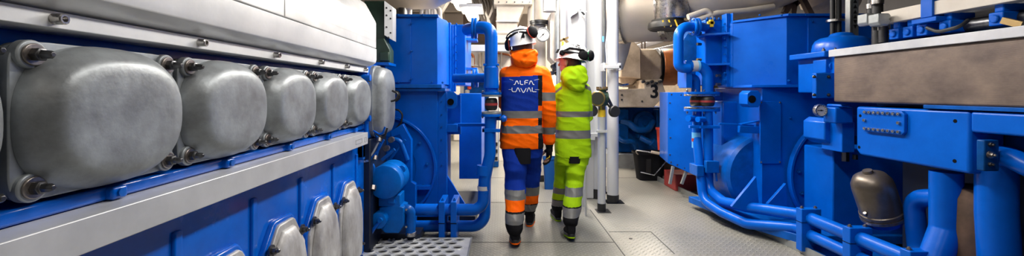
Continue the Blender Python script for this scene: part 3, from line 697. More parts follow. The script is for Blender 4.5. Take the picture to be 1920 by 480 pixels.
bm = BM(); box(bm, 2.95, 3.1, -.3, 2.2, .3, .85); obj('lower_casing', bm, 'shade_dark', R, bevel=.01)

# ================================================================== right generator
D = thing('generator', 'big blue generator housing with slanted bright box on right of walkway', 'generator', (3.4, 4.8, 0))
P1, P2_ = W(1370,0,4.62), W(1475,0,4.2)
P0 = W(1355,0,4.72)
bm = BM(); prism(bm, [(P1.x,P1.y),(P2_.x,P2_.y),(4.4,4.2),(4.4,4.9),(P1.x,4.9)], 'z', W(0,162,4.2).z, W(0,31,4.2).z); obj('upper_box', bm, 'blue', D, bevel=.004, ang=18)
bm = BM(); prism(bm, [(P1.x+.01,P1.y-.04),(P2_.x-.01,P2_.y-.04),(4.4,4.16),(4.4,4.9),(P1.x,4.9)], 'z', W(0,31,4.2).z, W(0,26.5,4.2).z); obj('top_flange', bm, 'blue', D, bevel=.003)
bm = BM(); prism(bm, [(W(1405,0,4.3).x,4.26),(P2_.x-.01,P2_.y-.05),(4.4,4.14),(4.4,4.9),(W(1405,0,4.3).x,4.9)], 'z', W(0,164,4.2).z, W(0,159,4.2).z); obj('flange', bm, 'blue', D, bevel=.003)
bm = BM(); box(bm, W(1516,0,4.18).x, 4.0, 4.185, 4.2, W(0,158,4.2).z, W(0,34,4.2).z); obj('access_panel', bm, 'blue', D, bevel=.002)
for (px,py) in ((1522,40),(1522,93),(1519,146),(1585,40),(1479,151)): bolt(D, W(px,py,4.18), (0,-1,0), .012, .02, 'blue2' if py not in (93,) else 'steel')
for px in (1424,1465,1509): bolt(D, W(px,28.5,4.17), (0,-1,0), .010, .02, 'blue2')
bm = BM(); box(bm, P0.x, P0.x+.04, 4.64, 4.74, W(0,163,4.6).z, W(0,24,4.6).z); box(bm, P0.x+.045, P1.x+.02, 4.6, 4.74, W(0,163,4.6).z, W(0,24,4.6).z); obj('joint_flange', bm, 'blue', D, bevel=.003)
for py in (45,60,72,87,102,118,137,150): bolt(D, W(1358,py,4.64), (0,-1,0), .012, .025, 'blue2')
bm = BM(); box(bm, W(1318,0,4.8).x, P0.x+.05, 4.75, 5.5, W(0,160,4.8).z, W(0,38,4.8).z); ic = obj('cooler_box', bm, 'blue', D, bevel=.01)
bm = BM()
for py in (68, 124):
    bm = BM(); a = W(1303,py,4.75); b = W(1355,py-3,4.7); prism(bm, [(a.x,4.72),(b.x,4.55),(b.x,4.9),(a.x+.1,4.9)], 'z', b.z-.012, b.z+.008)
    obj('rib', bm, 'blue', ic)
for px in (1326,1333,1340,1348): bolt(ic, W(px,37,4.75), (0,0,1), .016, .03, 'blue2')
for (px,py,m) in ((1314,62,'brass'),(1314,83,'dsteel'),(1314,112,'brass'),(1350,142,'washer'),(1350,158,'washer')): 
    bm = BM(); p = W(px,py,4.72); cyl(bm, p, p-Vector((.05,.02,0)), .016, n=10); obj('plug', bm, m, ic)
bm = BM(); p = W(1333,44,4.7); box(bm, p.x-.015, p.x+.02, p.y-.02, p.y+.02, p.z-.04, p.z+.04); box(bm, p.x-.04, p.x+.03, p.y-.02, p.y+.01, p.z-.01, p.z+.02); obj('cock', bm, 'yellow', ic)
bm = BM(); lathe(bm, [(.0,-.05),(.25,-.04),(.36,0),(.36,.14)], W(1318,100,5.0)+Vector((.1,0,0)), (0,1,0), 40); obj('end_shell', bm, 'bluefar', D)
# lower body
zt = W(0,164,4.25).z
bm = BM(); box(bm, W(1423,0,4.3).x, 4.4, 4.25, 5.2, .1, zt); obj('lower_body', bm, 'blue', D, bevel=.004)
bm = BM(); box(bm, 2.9, 4.3, 4.5, 4.85, W(0,26.5,4.2).z-.002, W(0,26.5,4.2).z+.015); obj('bounce_sheet', bm, 'cream', D, bevel=.004)  # same added sheet, out of view, against blue bounce light
a, b = W(1425,190,4.24), W(1464,307,4.24)
bm = BM(); box(bm, a.x, b.x, 4.235, 4.25, b.z, a.z); ap = obj('bolted_panel', bm, 'blue', D, bevel=.003)
for px in (1427,1462):
    for py in (192,304): bolt(ap, W(px,py,4.235), (0,-1,0), .010, .015, 'steel')
bolt(D, W(1481,221,4.25), (0,-1,0), .012, .02, 'blue2')
bm = BM(); pts = [(W(x,y,4.2).x, W(x,y,4.2).z) for x,y in ((1396,176),(1402,170),(1416,170),(1421,176),(1421,195),(1416,201),(1402,201),(1396,195))]; prism(bm, pts, 'y', 4.15, 4.3); lg = obj('lifting_lug', bm, 'blue', D, bevel=.004)
bm = BM(); c = W(1410,186,4.15); cyl(bm, c+Vector((0,.002,0)), c-Vector((0,.003,0)), .037, n=24); obj('lug_hole', bm, 'dark', lg)
bm = BM(); prism(bm, [(W(x,y,4.7).x, W(x,y,4.7).z) for x,y in ((1354,190),(1396,190),(1408,225),(1420,236),(1420,300),(1354,300))], 'y', 4.7, 5.2); obj('inner_casing', bm, 'blue', D, bevel=.02)
bm = BM(); box(bm, W(1352,0,5.3).x, 4.3, 5.25, 5.3, .2, 1.45); obj('rear_panel', bm, 'shade_dark', D)
bm = BM(); bar(bm, W(1348,232,4.4), W(1424,236,4.4), .03, .02); bar(bm, W(1385,242,4.3), W(1424,244,4.3), .04, .07); bar(bm, W(1388,233,4.32), W(1424,226,4.32), .06, .012); obj('pipe_bracket', bm, 'blue', D, bevel=.003)
bm = BM(); c = W(1418,318,4.75); c.x = W(1440,0,4.4).x; lathe(bm, [(0,0),(.39,0),(.42,.03),(.42,.55),(.38,.6),(0,.6)], Vector((c.x,4.4,c.z)), (0,1,0), 48); obj('rotor_drum', bm, 'blue2', D)
cR = Vector((W(1592,0,4.2).x, 4.22, W(0,330,4.2).z))
bm = BM(); lathe(bm, [(.40,.0),(.60,.0),(.60,.06),(.575,.06),(.575,.02),(.40,.02)], cR, (0,-1,0), 72, caps=False); obj('bell_ring', bm, 'blue', D, bevel=.003)
bm = BM(); lathe(bm, [(0,.014),(.575,.014),(.575,.0)], cR, (0,-1,0), 48, caps=False); obj('bell_plate', bm, 'bluefar', D)
for t_ in (150,175,200,225,130): p = cR+Vector((.50*math.cos(math.radians(t_)),-.02,.50*math.sin(math.radians(t_)))); bolt(D, p, (0,-1,0), .022, .03, 'blue2')
for (pts) in (((1418,331),(1372,388),(1420,400),(1423,380)), ((1474,344),(1440,382),(1440,404),(1478,404))):
    bm = BM(); q = [(W(x,y,4.0).x, W(x,y,4.0).z) for x,y in pts]; prism(bm, q, 'y', 4.0, 4.035); obj('foot_gusset', bm, 'blue', D, bevel=.003)
bm = BM(); prism(bm, [(2.15,4.9),(2.30,3.98),(2.5,3.55),(4.4,3.55),(4.4,4.9)], 'z', .06, .13); obj('base_plate', bm, 'blue2', D, bevel=.004)
bm = BM(); box(bm, W(1372,0,4.5).x, 3.6, 4.45, 4.9, .13, .34); obj('cradle', bm, 'shade_dark', D, bevel=.01)
# cabinet with slanting lower edge
bm = BM(); X = 2.5; y0, y1 = 800*X/(1352-CX)-.35, 800*X/(1252-CX)
y0 = 5.0
bm = BM(); ca, cb, cc, cd = W(1252,173,5.4), W(1356,173,5.0), W(1356,353,5.0), W(1252,306,5.4)
loft(bm, [[ca, cb, cc, cd], [v+Vector((.12,.6,0)) for v in (ca,cb,cc,cd)]]); cab = tag(obj('control_cabinet', bm, 'blue', bevel=.004), 'blue steel cabinet panel with rivets behind the twin pipes, beside the bucket', 'cabinet')
for (px,py) in ((1259,177),(1277,178),(1256,193),(1256,223),(1257,258),(1256,290),(1258,304),(1270,309),(1284,315),(1298,321)):
    f_ = (px-1252)/104; p = W(px,py,5.4-.4*f_); bm = BM(); cyl(bm, p+Vector((0,.01,0)), p-Vector((.002,.01,0)), .010, n=10); obj('rivet', bm, 'steel', cab)
bm = BM(); 
for (x0_,x1_) in ((1262,1256),(1290,1278)): bar(bm, W(x0_,312,5.3), W(x1_,345,5.3), .03, .03)
tag(obj('cabinet_frame', bm, 'grey'), 'slanting grey legs under the blue cabinet', 'frame')
# ================================================================== right pipework
Q = thing('coolant_pipework', 'twin blue coolant pipes with bellows that turn along the kerb at right', 'pipes', (2.2, 4.65, 0))
Y0 = 4.65
bm = BM(); pipe(bm, [W(1306,50,4.7), W(1272,50,4.62), W(1272,128,4.62), W(1292,128,4.62)], .052, .15, 20); obj('loop_pipe', bm, 'blue', Q)
bm = BM(); p = W(1303,50,4.68); cyl(bm, p-Vector((.025,0,0)), p+Vector((.0,0,0)), .095, n=28); cyl(bm, p+Vector((.008,0,0)), p+Vector((.035,0,0)), .095, n=28); pipe(bm, [p, p+Vector((.15,.05,0))], .05); f = obj('upper_flange', bm, 'blue', Q, bevel=.003)
for t_ in (60, 120, 240, 300): q = p+Vector((-.02,.08*math.cos(math.radians(t_)),.08*math.sin(math.radians(t_)))); bolt(f, q, (-1,0,0), .012, .03, 'steel')
xa_, xb_ = W(1327,0,Y0).x, W(1306,0,4.72).x
bm = BM(); pipe(bm, [W(1283,124,4.66), Vector((xa_,Y0,W(0,124,Y0).z)), Vector((xa_,Y0,W(0,175,Y0).z))], .058, .15, 20); obj('supply_pipe', bm, 'blue', Q)
bm = BM(); pipe(bm, [W(1288,146,4.74), Vector((xb_,4.74,W(0,146,4.74).z)), Vector((xb_,4.74,W(0,175,4.74).z))], .048, .12, 20); obj('supply_pipe', bm, 'blue', Q)
bm = BM(); a, b = W(1281,114,4.7), W(1287,165,4.7); box(bm, a.x-.0, b.x+.03, 4.62, 4.82, b.z, a.z); obj('header_plate', bm, 'blue', Q, bevel=.004)
bm = BM(); p = W(1297,124,Y0); q = W(1308,124,Y0); cyl(bm, p, q, .0605, n=28); o = obj('pipe_label', bm, 'white', Q); o['label'] = 'white and blue pipe sticker with pink stripe'
bm = BM(); cyl(bm, W(1306,124,Y0), W(1310,124,Y0), .061, n=28); obj('label_stripe', bm, 'cblue', o)
zf1, zf2 = W(0,177,Y0).z, W(0,203,Y0).z
xm = (xa_+xb_)/2
bm = BM(); flange_plate(bm, xm-.0, 4.69, zf1+.002, .185, .10, .026); obj('flange', bm, 'blue', Q, bevel=.003)
bm = BM(); flange_plate(bm, xm, 4.69, zf2-.034, .185, .10, .026); obj('flange', bm, 'blue', Q, bevel=.003)
bm = BM(); flange_plate(bm, xm, 4.69, zf1-.018, .185, .10, .018); obj('zinc_ring', bm, 'steel', Q, bevel=.002)
bm = BM(); flange_plate(bm, xm, 4.69, zf2-.006, .185, .10, .018); obj('zinc_ring', bm, 'steel', Q, bevel=.002)
b1, b2 = BM(), BM(); bellows(b1, b2, (xa_-.005,Y0,(zf1+zf2)/2), .072); bellows(b1, b2, (xb_,4.73,(zf1+zf2)/2), .064)
rb = obj('rubber_bellow', b1, 'black', Q); obj('red_band', b2, 'pinkred', rb)
for px in (1290,1306,1322,1344):
    for z, s in ((zf1+.026,1),(zf2-.034,-1)): bolt(Q, (W(px,0,4.6).x, 4.62, z), (0,0,s), .012, .03, 'steel')
# lower run: down, bend out along the kerb, then forward beside the engine
z1, z2 = 1.33-.405*2.55, 1.33-.458*2.55
A1 = [Vector((xa_+.0,Y0,zf2-.02)), W(1328,260,Y0), W(1328,355,4.62), W(1356,378,4.35), W(1400,388,4.05), W(1500,402,3.62), Vector((2.52,3.5,z1)), Vector((2.52,1.0,z1))]
bm = BM(); tube(bm, fillet(A1, [.3,.12,.12,.15,.2,.1]), .050, 20); obj('kerb_pipe', bm, 'blue', Q)
A2 = [Vector((xb_,4.70,zf2-.02)), W(1306,255,4.70), W(1318,375,4.55), W(1352,398,4.25), W(1400,420,3.97), W(1500,428,3.62), Vector((2.52,3.5,z2)), Vector((2.52,1.0,z2))]
bm = BM(); tube(bm, fillet(A2, [.3,.15,.12,.15,.2,.1]), .046, 20); obj('kerb_pipe', bm, 'blue', Q)
a, b = W(1299,248,4.69), W(1312,276,4.68)
bm = BM(); lathe(bm, [(.0475,0),(.049,0),(.049,.17),(.0475,.17)], W(1306.3,277,4.70), W(1306,248,4.70)-W(1306.3,277,4.70), 24, caps=False); o = obj('pipe_label', bm, 'cblue', Q); o['label'] = 'light blue pipe sticker'
bm = BM(); lathe(bm, [(.049,0),(.0500,0),(.0500,.035),(.049,.035)], W(1306,265,4.70), (0,0,1), 24, caps=False); obj('label_stripe', bm, 'pinkred', o)
bm = BM()
a = W(1296,235,4.62); b = W(1340,240,4.62); box(bm, a.x-.03, b.x+.03, 4.58, 4.62, b.z, a.z); box(bm, W(1318,0,4.6).x-.05, W(1346,0,4.6).x, 4.55, 4.58, b.z+.0, a.z-.0); obj('pipe_strap', bm, 'blue', Q, bevel=.003)
bm = BM()
a = W(1318,300,4.6); b = W(1342,322,4.6); box(bm, a.x, b.x, 4.52, 4.58, b.z, a.z); a = W(1300,308,4.64); b = W(1313,328,4.64); box(bm, a.x, b.x, 4.55, 4.74, b.z, a.z); bar(bm, W(1340,305,4.55), W(1344,340,4.55), .02, .02)
obj('pipe_clamp', bm, 'blue2', Q, bevel=.006)
bm = BM(); cyl(bm, W(1290,222,4.6), W(1306,222,4.68), .035); cyl(bm, W(1308,224,4.55), W(1320,224,4.6), .03); obj('drain_valve', bm, 'blue', Q)
for y in (3.50, 3.02, 2.58, 2.2):
    bm = BM(); box(bm, 2.44, 2.60, y-.035, y+.035, .03, .375); c = obj('pipe_clamp', bm, 'blue', Q, bevel=.005)
    for dx in (2.465, 2.575): bolt(c, (dx,y,.375), (0,0,1), .015, .02, 'washer')
    bm = BM(); box(bm, 2.438, 2.602, y-.037, y+.037, .264, .268); obj('joint_line', bm, 'dark', c)
bm = BM(); prism(bm, [(2.53,3.5),(2.62,1.),(4.,1.),(4.,3.5)], 'z', .0, .05); tag(obj('engine_bed', bm, 'blue2'), 'blue steel bed plate under the pipes at the right engine', 'bed plate')

# ================================================================== overhead ducts
U = thing('exhaust_duct', 'large silver curved duct across the top of the right generator', 'duct', (2.2, 5.5, 2.3))
bm = BM(); prof = [(W(1160,0,6).x,0)]
tube(bm, [Vector((1.3,6.6,2.50)), Vector((1.9,6.3,2.48)), Vector((2.35,6.0,2.50))], [.42,.42,.46], 32); obj('duct_section', bm, 'duct', U)
bm = BM(); tube(bm, [Vector((1.75,6.3,2.48)), Vector((1.82,6.26,2.48))], .45, 32); tube(bm, [Vector((2.28,6.0,2.52)), Vector((2.35,5.95,2.52))], .49, 32); obj('duct_band', bm, 'steel', U)
bm = BM(); tube(bm, fillet([Vector((2.3,5.9,2.62)), Vector((2.9,5.6,2.62)), Vector((3.6,5.2,2.85)), Vector((4.6,4.6,3.4))], .8), [.40]*30, 32) if False else tube(bm, [Vector((2.2,6.0,2.70)), Vector((2.7,5.7,2.74)), Vector((3.1,5.3,2.80)), Vector((3.5,5.0,2.98)), Vector((4.2,4.6,3.35))], [.40,.50,.54,.52,.45], 36)
obj('duct_body', bm, 'duct', U, ang=80)
tp = W(1260,8,5.6)
bm = BM(); c = Vector((tp.x, 5.6, 0)); lathe(bm, [(.215,2.27),(.22,2.28),(.22,2.50),(.26,2.6)], (c.x,c.y,0), (0,0,1), 40); obj('compensator', bm, 'steel', U)
bm = BM(); lathe(bm, [(.20,2.27),(.20,2.24),(.235,2.235),(.245,2.20),(.245,2.16),(.22,2.14),(.1,2.14)], (c.x-.06,c.y,0), (0,0,1), 40); rg = obj('black_collar', bm, 'black', U)
for a_ in (-125,-108,-90):
    t_ = math.radians(a_); d = Vector((math.cos(t_),math.sin(t_),0)); bm = BM(); bar(bm, Vector((c.x-.06,c.y,2.235))+d*.238, Vector((c.x-.06,c.y,2.15))+d*.246+Vector((.03,0,0)), .012, .018); obj('yellow_stripe', bm, 'yellow', rg)
# small pipes beside it
for i, pts in enumerate((((1290,32),(1330,18),(1335,40)), ((1300,40),(1345,25),(1400,20),(1450,12)))):
    bm = BM(); tube(bm, fillet([W(x,y,5.0) for x,y in pts], .06), .035, 12); tag(obj('service_pipe', bm, 'cream'), ['short cream pipe bending down onto the right blue cooler', 'long cream pipe running under the silver duct at right'][i], 'pipe', )
bm = BM()
for pts in (((1470,25),(1490,-10)),((1500,-10),(1520,28)),((1485,28),(1492,-20)),((1495,10),(1475,-12))): bar(bm, W(*pts[0],5.2), W(*pts[1],5.2), .06, .06)
tag(obj('duct_support', bm, 'brownl'), 'dark crossed brackets above right generator housing', 'bracket')
bm = BM(); tube(bm, [W(1530,-60,5.6), W(1545,-10,5.6), W(1590,12,5.6)], [.3,.3,.2], 24); tag(obj('lagged_pipe', bm, 'beige'), 'tan lagged pipe above right generator behind the cables', 'pipe')
V = thing('exhaust_duct', 'silver curved duct bulging down above the left generator', 'duct', (-.9, 5.0, 2.3))
bm = BM(); tube(bm, [W(690,-20,5.2), W(745,-22,5.0), W(800,-28,4.9), W(870,-55,4.9), W(960,-110,4.9)], [.18,.25,.28,.24,.2], 36); obj('duct_body', bm, 'duct', V, ang=80)
bm = BM(); cyl(bm, W(758,8,5.0), W(758,45,5.0), .09, n=24); cyl(bm, W(738,10,5.1), W(738,45,5.1), .14, n=24); obj('duct_branch', bm, 'steel', V)

# ================================================================== columns and pipes in the middle
def vpipe(px, py, Y, r, label, m='white', z1=3.7, name='white_pipe', z0=0., group=None):
    p = W(px, py, Y); t = thing(name, label, 'pipe', (p.x, Y, z0), group=group)
    bm = BM(); cyl(bm, (p.x,Y,z0), (p.x,Y,z1), r, n=28); obj('pipe_run', bm, m, t)
    if z0 == 0:
        bm = BM(); lathe(bm, [(r+.004,0),(r+.004,.09),(r,.092)], (p.x,Y,0), (0,0,1), 28); obj('black_foot', bm, 'black', t)
        bm = BM(); box(bm, p.x-r-.02, p.x+r+.05, Y-r-.02, Y+r+.02, 0, .006); obj('deck_plate', bm, 'dark', t)
    return t
c1 = thing('white_column', 'thick white column standing just behind the person in yellow', 'column', (W(1081,0,5.0).x, 5.0, 0))
xx = W(1064,0,5.0).x
bm = BM(); box(bm, xx, xx+.115, 4.95, 5.15, 0, 3.7); obj('web', bm, 'white', c1, bevel=.01)
bm = BM(); cyl(bm, (xx+.155,5.0,0), (xx+.155,5.0,3.7), .068, n=28); obj('round_post', bm, 'white', c1)
cl = thing('pipe_clip', 'small grey clip with black tab on the white column above the helmet', 'clip', W(1078,22,4.9))
bm = BM(); a = W(1070,27,4.93); prism(bm, [(a.x,a.z-.03),(a.x+.07,a.z+.01),(a.x+.09,a.z+.05),(a.x+.03,a.z+.03)], 'y', 4.88, 4.95); obj('clip_plate', bm, 'grey', cl, bevel=.002)
bm = BM(); bar(bm, W(1087,18,4.9), W(1096,28,4.9), .012, .02); obj('tab', bm, 'black', cl)
bm = BM(); bar(bm, W(1082,20,4.88), W(1100,22,4.88), .01, .012); obj('cable_tie', bm, 'white', cl)
bm = BM(); bar(bm, W(1055,72,4.7), W(1065,84,4.7)+Vector((0,0,.02)), .02, .02)
q = thing('brass_valve', 'small yellow brass valve handle left of the white column', 'valve', W(1057,80,4.7)); obj('handle', bm, 'brass', q)
bm = BM(); bar(bm, W(1050,77,4.7), W(1066,70,4.7), .02, .02); obj('lever', bm, 'brass', q)
bm = BM(); bar(bm, W(1055,78,4.7), W(1055,92,4.7), .02, .02); obj('stem', bm, 'yellow', q)
bm = BM(); bar(bm, W(1062,76,4.7), Vector((W(1068,0,4.98).x,4.98,W(0,76,4.7).z)), .015, .015); obj('spindle', bm, 'brass', q)
# wide white double column
w2 = thing('white_column', 'widest white column, between the thick column and the outer white pipes', 'column', (1.0, 5.4, 0))
a, b = W(1098,0,5.3).x, W(1115,0,5.3).x
bm = BM(); box(bm, a, b, 5.3, 5.5, 0, 3.7); obj('web', bm, 'white', w2, bevel=.012)
bm = BM(); cyl(bm, (b+.04,5.35,0), (b+.04,5.35,3.7), .068, n=28); obj('round_post', bm, 'white', w2)
bm = BM(); cyl(bm, (b+.04,5.35,0), (b+.04,5.35,.12), .075, n=28); obj('black_foot', bm, 'black', w2)
bm = BM(); box(bm, W(1100,0,5.2).x, W(1126,0,5.2).x, 5.2, 5.3, W(0,257,5.2).z, W(0,250,5.2).z); box(bm, W(1096,0,5.2).x, W(1116,0,5.2).x, 5.2, 5.3, W(0,263,5.2).z, W(0,256,5.2).z); obj('clamp_band', bm, 'white', w2, bevel=.004)
bm = BM(); box(bm, W(1096,0,4.6).x, W(1098.5,0,4.6).x, 4.55, 4.6, 0, W(0,245,4.6).z); tag(obj('flat_bar', bm, 'white'), 'narrow white flat bar on floor beside person in yellow', 'bar')
vpipe(1149,378,5.15, .068, 'rightmost white floor to ceiling pipe, with side bracket')
# its bracket and conduit
p = W(1146,126,5.1); bm = BM(); box(bm, W(1131,0,5.1).x, W(1161,0,5.1).x, 5.02, 5.07, p.z-.02, p.z+.02); box(bm, W(1129,0,5.1).x, W(1134,0,5.1).x, 5.05, 5.2, p.z-.05, p.z+.05); box(bm, W(1157,0,5.1).x, W(1161,0,5.1).x, 5.02, 5.2, p.z-.045, p.z+.045)
tag(obj('pipe_bracket', bm, 'white', bevel=.004), 'white bracket clasping the rightmost white pipe', 'bracket')
vpipe(1133,0,5.6,.022,'thin grey conduit between the two outer white pipes','grey', name='conduit', z0=.0)
bm = BM(); p = W(1131,68,5.3); cyl(bm, p, p-Vector((0,0,.07)), .012); tag(obj('cable_marker', bm, 'cblue'), 'tiny blue marker on the conduit between white pipes', 'marker')
bm = BM(); q = [W(1141,10,5.05), W(1139,60,5.05), W(1136,85,5.05), W(1138,120,5.05)]; tube(bm, fillet(q,.3), .008, 8); tag(obj('cable', bm, 'white'), 'loose white cable hanging beside the rightmost white pipe', 'cable')
# valve stand
vs = thing('valve_stand', 'white standpipe with yellow band topped by green brass valve and black handwheels', 'valve', (W(1128,0,4.75).x, 4.75, 0))
xv = W(1128,0,4.75).x
bm = BM(); cyl(bm, (xv,4.75,0), (xv,4.75,W(0,218,4.75).z), .043, n=28); obj('standpipe', bm, 'white', vs)
bm = BM(); cyl(bm, (xv,4.75,0), (xv,4.75,.09), .046, n=28); box(bm, xv-.06, xv+.09, 4.67, 4.83, 0, .005); obj('black_foot', bm, 'black', vs)
bm = BM(); cyl(bm, (xv,4.75,W(0,219,4.75).z), (xv,4.75,W(0,206,4.75).z), .0445, n=28); obj('yellow_band', bm, 'yellow', vs)
bm = BM(); cyl(bm, (xv,4.75,W(0,206,4.75).z), (xv,4.75,W(0,198,4.75).z), .04, n=28); obj('brass_neck', bm, 'brass', vs)
c = W(1129,183,4.72)
bm = BM(); cyl(bm, c+Vector((-.055,0,0)), c+Vector((.06,0,0)), .065, n=24); lathe(bm, [(.05,-.09),(.07,-.03),(.07,.03),(.045,.06),(.045,.075),(.06,.08),(.06,.09),(.03,.1)], c, (0,0,1), 24); obj('valve_body', bm, 'green', vs, bevel=.003)
bm = BM(); cyl(bm, c+Vector((0,0,.09)), c+Vector((0,0,.10)), .065, n=12)
for k in range(6): t_ = 2*PI*k/6; q = c+Vector((.055*math.cos(t_),.055*math.sin(t_),.085)); cyl(bm, q, q+Vector((0,0,.035)), .01, n=6)
obj('bonnet', bm, 'brass', vs)
bm = BM(); d = Vector((-.35,-1,0)); lathe(bm, [(0,.02),(.075,.02),(.085,.01),(.085,-.01),(.06,-.03)], c+Vector((-.06,-.05,-.01)), d, 28); hw = obj('cap_wheel', bm, 'brass', vs)
bm = BM(); lathe(bm, [(0,.024),(.068,.024),(.07,.02)], c+Vector((-.06,-.05,-.01)), d, 28); obj('wheel_face', bm, 'black', hw)
for (px,py) in ((1152,209),(1110,208)):
    q = W(px,py,4.68); bm = BM(); lathe(bm, [(0,.025),(.055,.025),(.063,.015),(.063,-.02),(.05,-.03)], q, (.25,-1,.1), 28); lathe(bm, [(.02,-.03),(.02,-.07)], q, (.25,-1,.1), 12); obj('handwheel', bm, 'black', vs)
bm = BM(); bar(bm, c+Vector((.06,0,-.0)), W(1150,205,4.74), .015, .03); bar(bm, c+Vector((.03,.02,-.03)), W(1152,212,4.72), .012, .02); obj('link_arm', bm, 'dsteel', vs)
bm = BM(); p = W(1130,246,4.72); box(bm, W(1118,0,4.7).x, W(1139,0,4.7).x, 4.68, 4.70, p.z-.012, p.z+.012); lathe(bm, [(.044,-.012),(.055,-.012),(.055,.012),(.044,.012)], (xv,4.75,p.z), (0,0,1), 24, caps=False); obj('clamp_ring', bm, 'white', vs)
# thin grey post, white cabinet and gauge behind the people
vpipe(1046,0,5.6,.022,'thin grey vertical post between the two helmets','grey', name='conduit', z0=0.)
bm = BM(); box(bm, W(1050,0,6.).x, W(1064,0,6.).x, 6.0, 6.2, 0, 3.7); tag(obj('white_post', bm, 'cream', bevel=.01), 'cream square post left of the thick white column', 'post')
wc = thing('wall_cabinet', 'tall pale cabinet with side hinge between the two helmets', 'cabinet', (W(1035,0,6).x, 6.2, 1.6))
bm = BM(); a, b = W(1031,0,6.).x, W(1040,0,6).x; prism(bm, [(a,W(0,108,6).z),(b,W(0,118,6).z),(b,W(0,16,6).z),(a,W(0,26,6).z)], 'y', 6.0, 6.4); obj('door', bm, 'cream', wc, bevel=.01)
bm = BM(); box(bm, b, b+.07, 6.02, 6.4, W(0,110,6).z, W(0,16,6).z); obj('side', bm, 'grey', wc)
bm = BM()
for (x,y,r) in ((1036,125,.035),(1042,122,.04),(1034,137,.03),(1044,138,.035),(1038,131,.025),(1048,131,.02)):
    q = W(x,y,6.1); cyl(bm, q, q+Vector((.02,-.05,0)), r, n=12); bar(bm, q, q+Vector((.09,0,.01)), .03, .03)
tag(obj('valve_cluster', bm, 'dsteel'), 'cluster of small dark valves between the two people', 'valves')
q = W(1018,65,6.0)
dg = thing('pressure_gauge', 'large round white dial gauge above right of the orange worker helmet', 'gauge', q)
bm = BM(); lathe(bm, [(0,.05),(.095,.05),(.1,.03),(.1,-.02),(.086,-.02),(.086,-.008)], q, (0,1,0), 36, caps=False); obj('case', bm, 'dsteel', dg)
bm = BM(); cyl(bm, q-Vector((0,.008,0)), q-Vector((0,.004,0)), .088, n=36); obj('dial', bm, 'glass', dg)
bm = BM(); bar(bm, q+Vector((-.045,-.012,-.045)), q+Vector((.02,-.012,.02)), .004, .008); cyl(bm, q-Vector((0,.014,0)), q-Vector((0,.006,0)), .012, n=12)
for k in range(10):
    t_ = math.radians(-50+31*k); d = Vector((math.cos(t_),0,math.sin(t_))); bar(bm, q+d*.064+Vector((0,-.010,0)), q+d*.076+Vector((0,-.010,0)), .004, .006)
obj('needle', bm, 'ink', dg)
vpipe(1012,0,6.4,.09,'cream vertical pipe behind the round dial gauge','cream', name='standing_pipe', z0=.0)
bm = BM(); p = W(1012,44,6.35); cyl(bm, p, p+Vector((0,0,.035)), .15, n=24); cyl(bm, p-Vector((0,0,.03)), p-Vector((0,0,.005)), .14, n=24); tag(obj('pipe_flange', bm, 'dsteel'), 'dark round flange on the cream pipe above the dial gauge', 'flange')
vpipe(1024,0,7.0,.10,'thick cream pipe furthest back between the helmets','cream', name='standing_pipe', z0=.0)
bm = BM(); pipe(bm, [W(1008,-30,6.6), W(995,20,6.6), W(995,80,6.6)], .05, .2); tag(obj('service_pipe', bm, 'cream'), 'cream bent pipe directly above the orange worker helmet', 'pipe')
bm = BM(); cyl(bm, W(1030,-30,5.9), W(1030,22,5.9), .09, n=24); tag(obj('vent_cylinder', bm, 'white'), 'white hanging cylinder at top between helmets', 'cylinder')
bm = BM(); box(bm, W(1005,0,6.1).x, W(1034,0,6.1).x, 6.1, 6.312, W(0,200,6.1).z, W(0,136,6.1).z); fb = tag(obj('equipment_box', bm, 'cream', bevel=.01), 'cream equipment box behind the shoulders of the two people', 'box')
for px,py in ((1018,152),(1027,166)): bm = BM(); cyl(bm, W(px,py,6.1), W(px,py,6.08), .02, n=12); obj('knob', bm, 'ink', fb)
# duct hood and white beam
hd = thing('ventilation_hood', 'cream box ventilation duct hanging above the orange jacket', 'ventilation duct', (W(960,0,6.5).x, 6.6, 2.2))
bm = BM(); a, b = W(931,0,6.5).x, W(985,0,6.5).x
prism(bm, [(a,W(0,40,6.5).z),(W(972,0,6.5).x,W(0,40,6.5).z),(b,W(0,8,6.5).z),(a,W(0,8,6.5).z)], 'y', 6.5, 7.2); box(bm, a, W(970,0,6.5).x, 6.55, 7.2, W(0,80,6.5).z, W(0,40,6.5).z); obj('duct_box', bm, 'cream', hd, bevel=.01)
bm = BM(); box(bm, W(926,0,6.4).x, W(999,0,6.4).x, 6.4, 7.2, W(0,8,6.4).z, W(0,-20,6.4).z); obj('flange_strip', bm, 'cream', hd, bevel=.005)
for px in (935,950,965,980,993): bolt(hd, W(px,4,6.39), (0,-1,0), .012, .01, 'dsteel')
for py in (40, 60): bm = BM(); box(bm, a-.01, W(973,0,6.5).x, 6.485, 6.5, W(0,py+1,6.5).z, W(0,py-1,6.5).z); obj('seam', bm, 'white', hd)
bm = BM(); box(bm, W(790,0,6.2).x, W(1000,0,6.2).x, 6.2, 6.35, W(0,96,6.2).z, W(0,84,6.2).z); tag(obj('cross_beam', bm, 'white', bevel=.004), 'white horizontal beam crossing behind the left elbow pipe', 'beam')

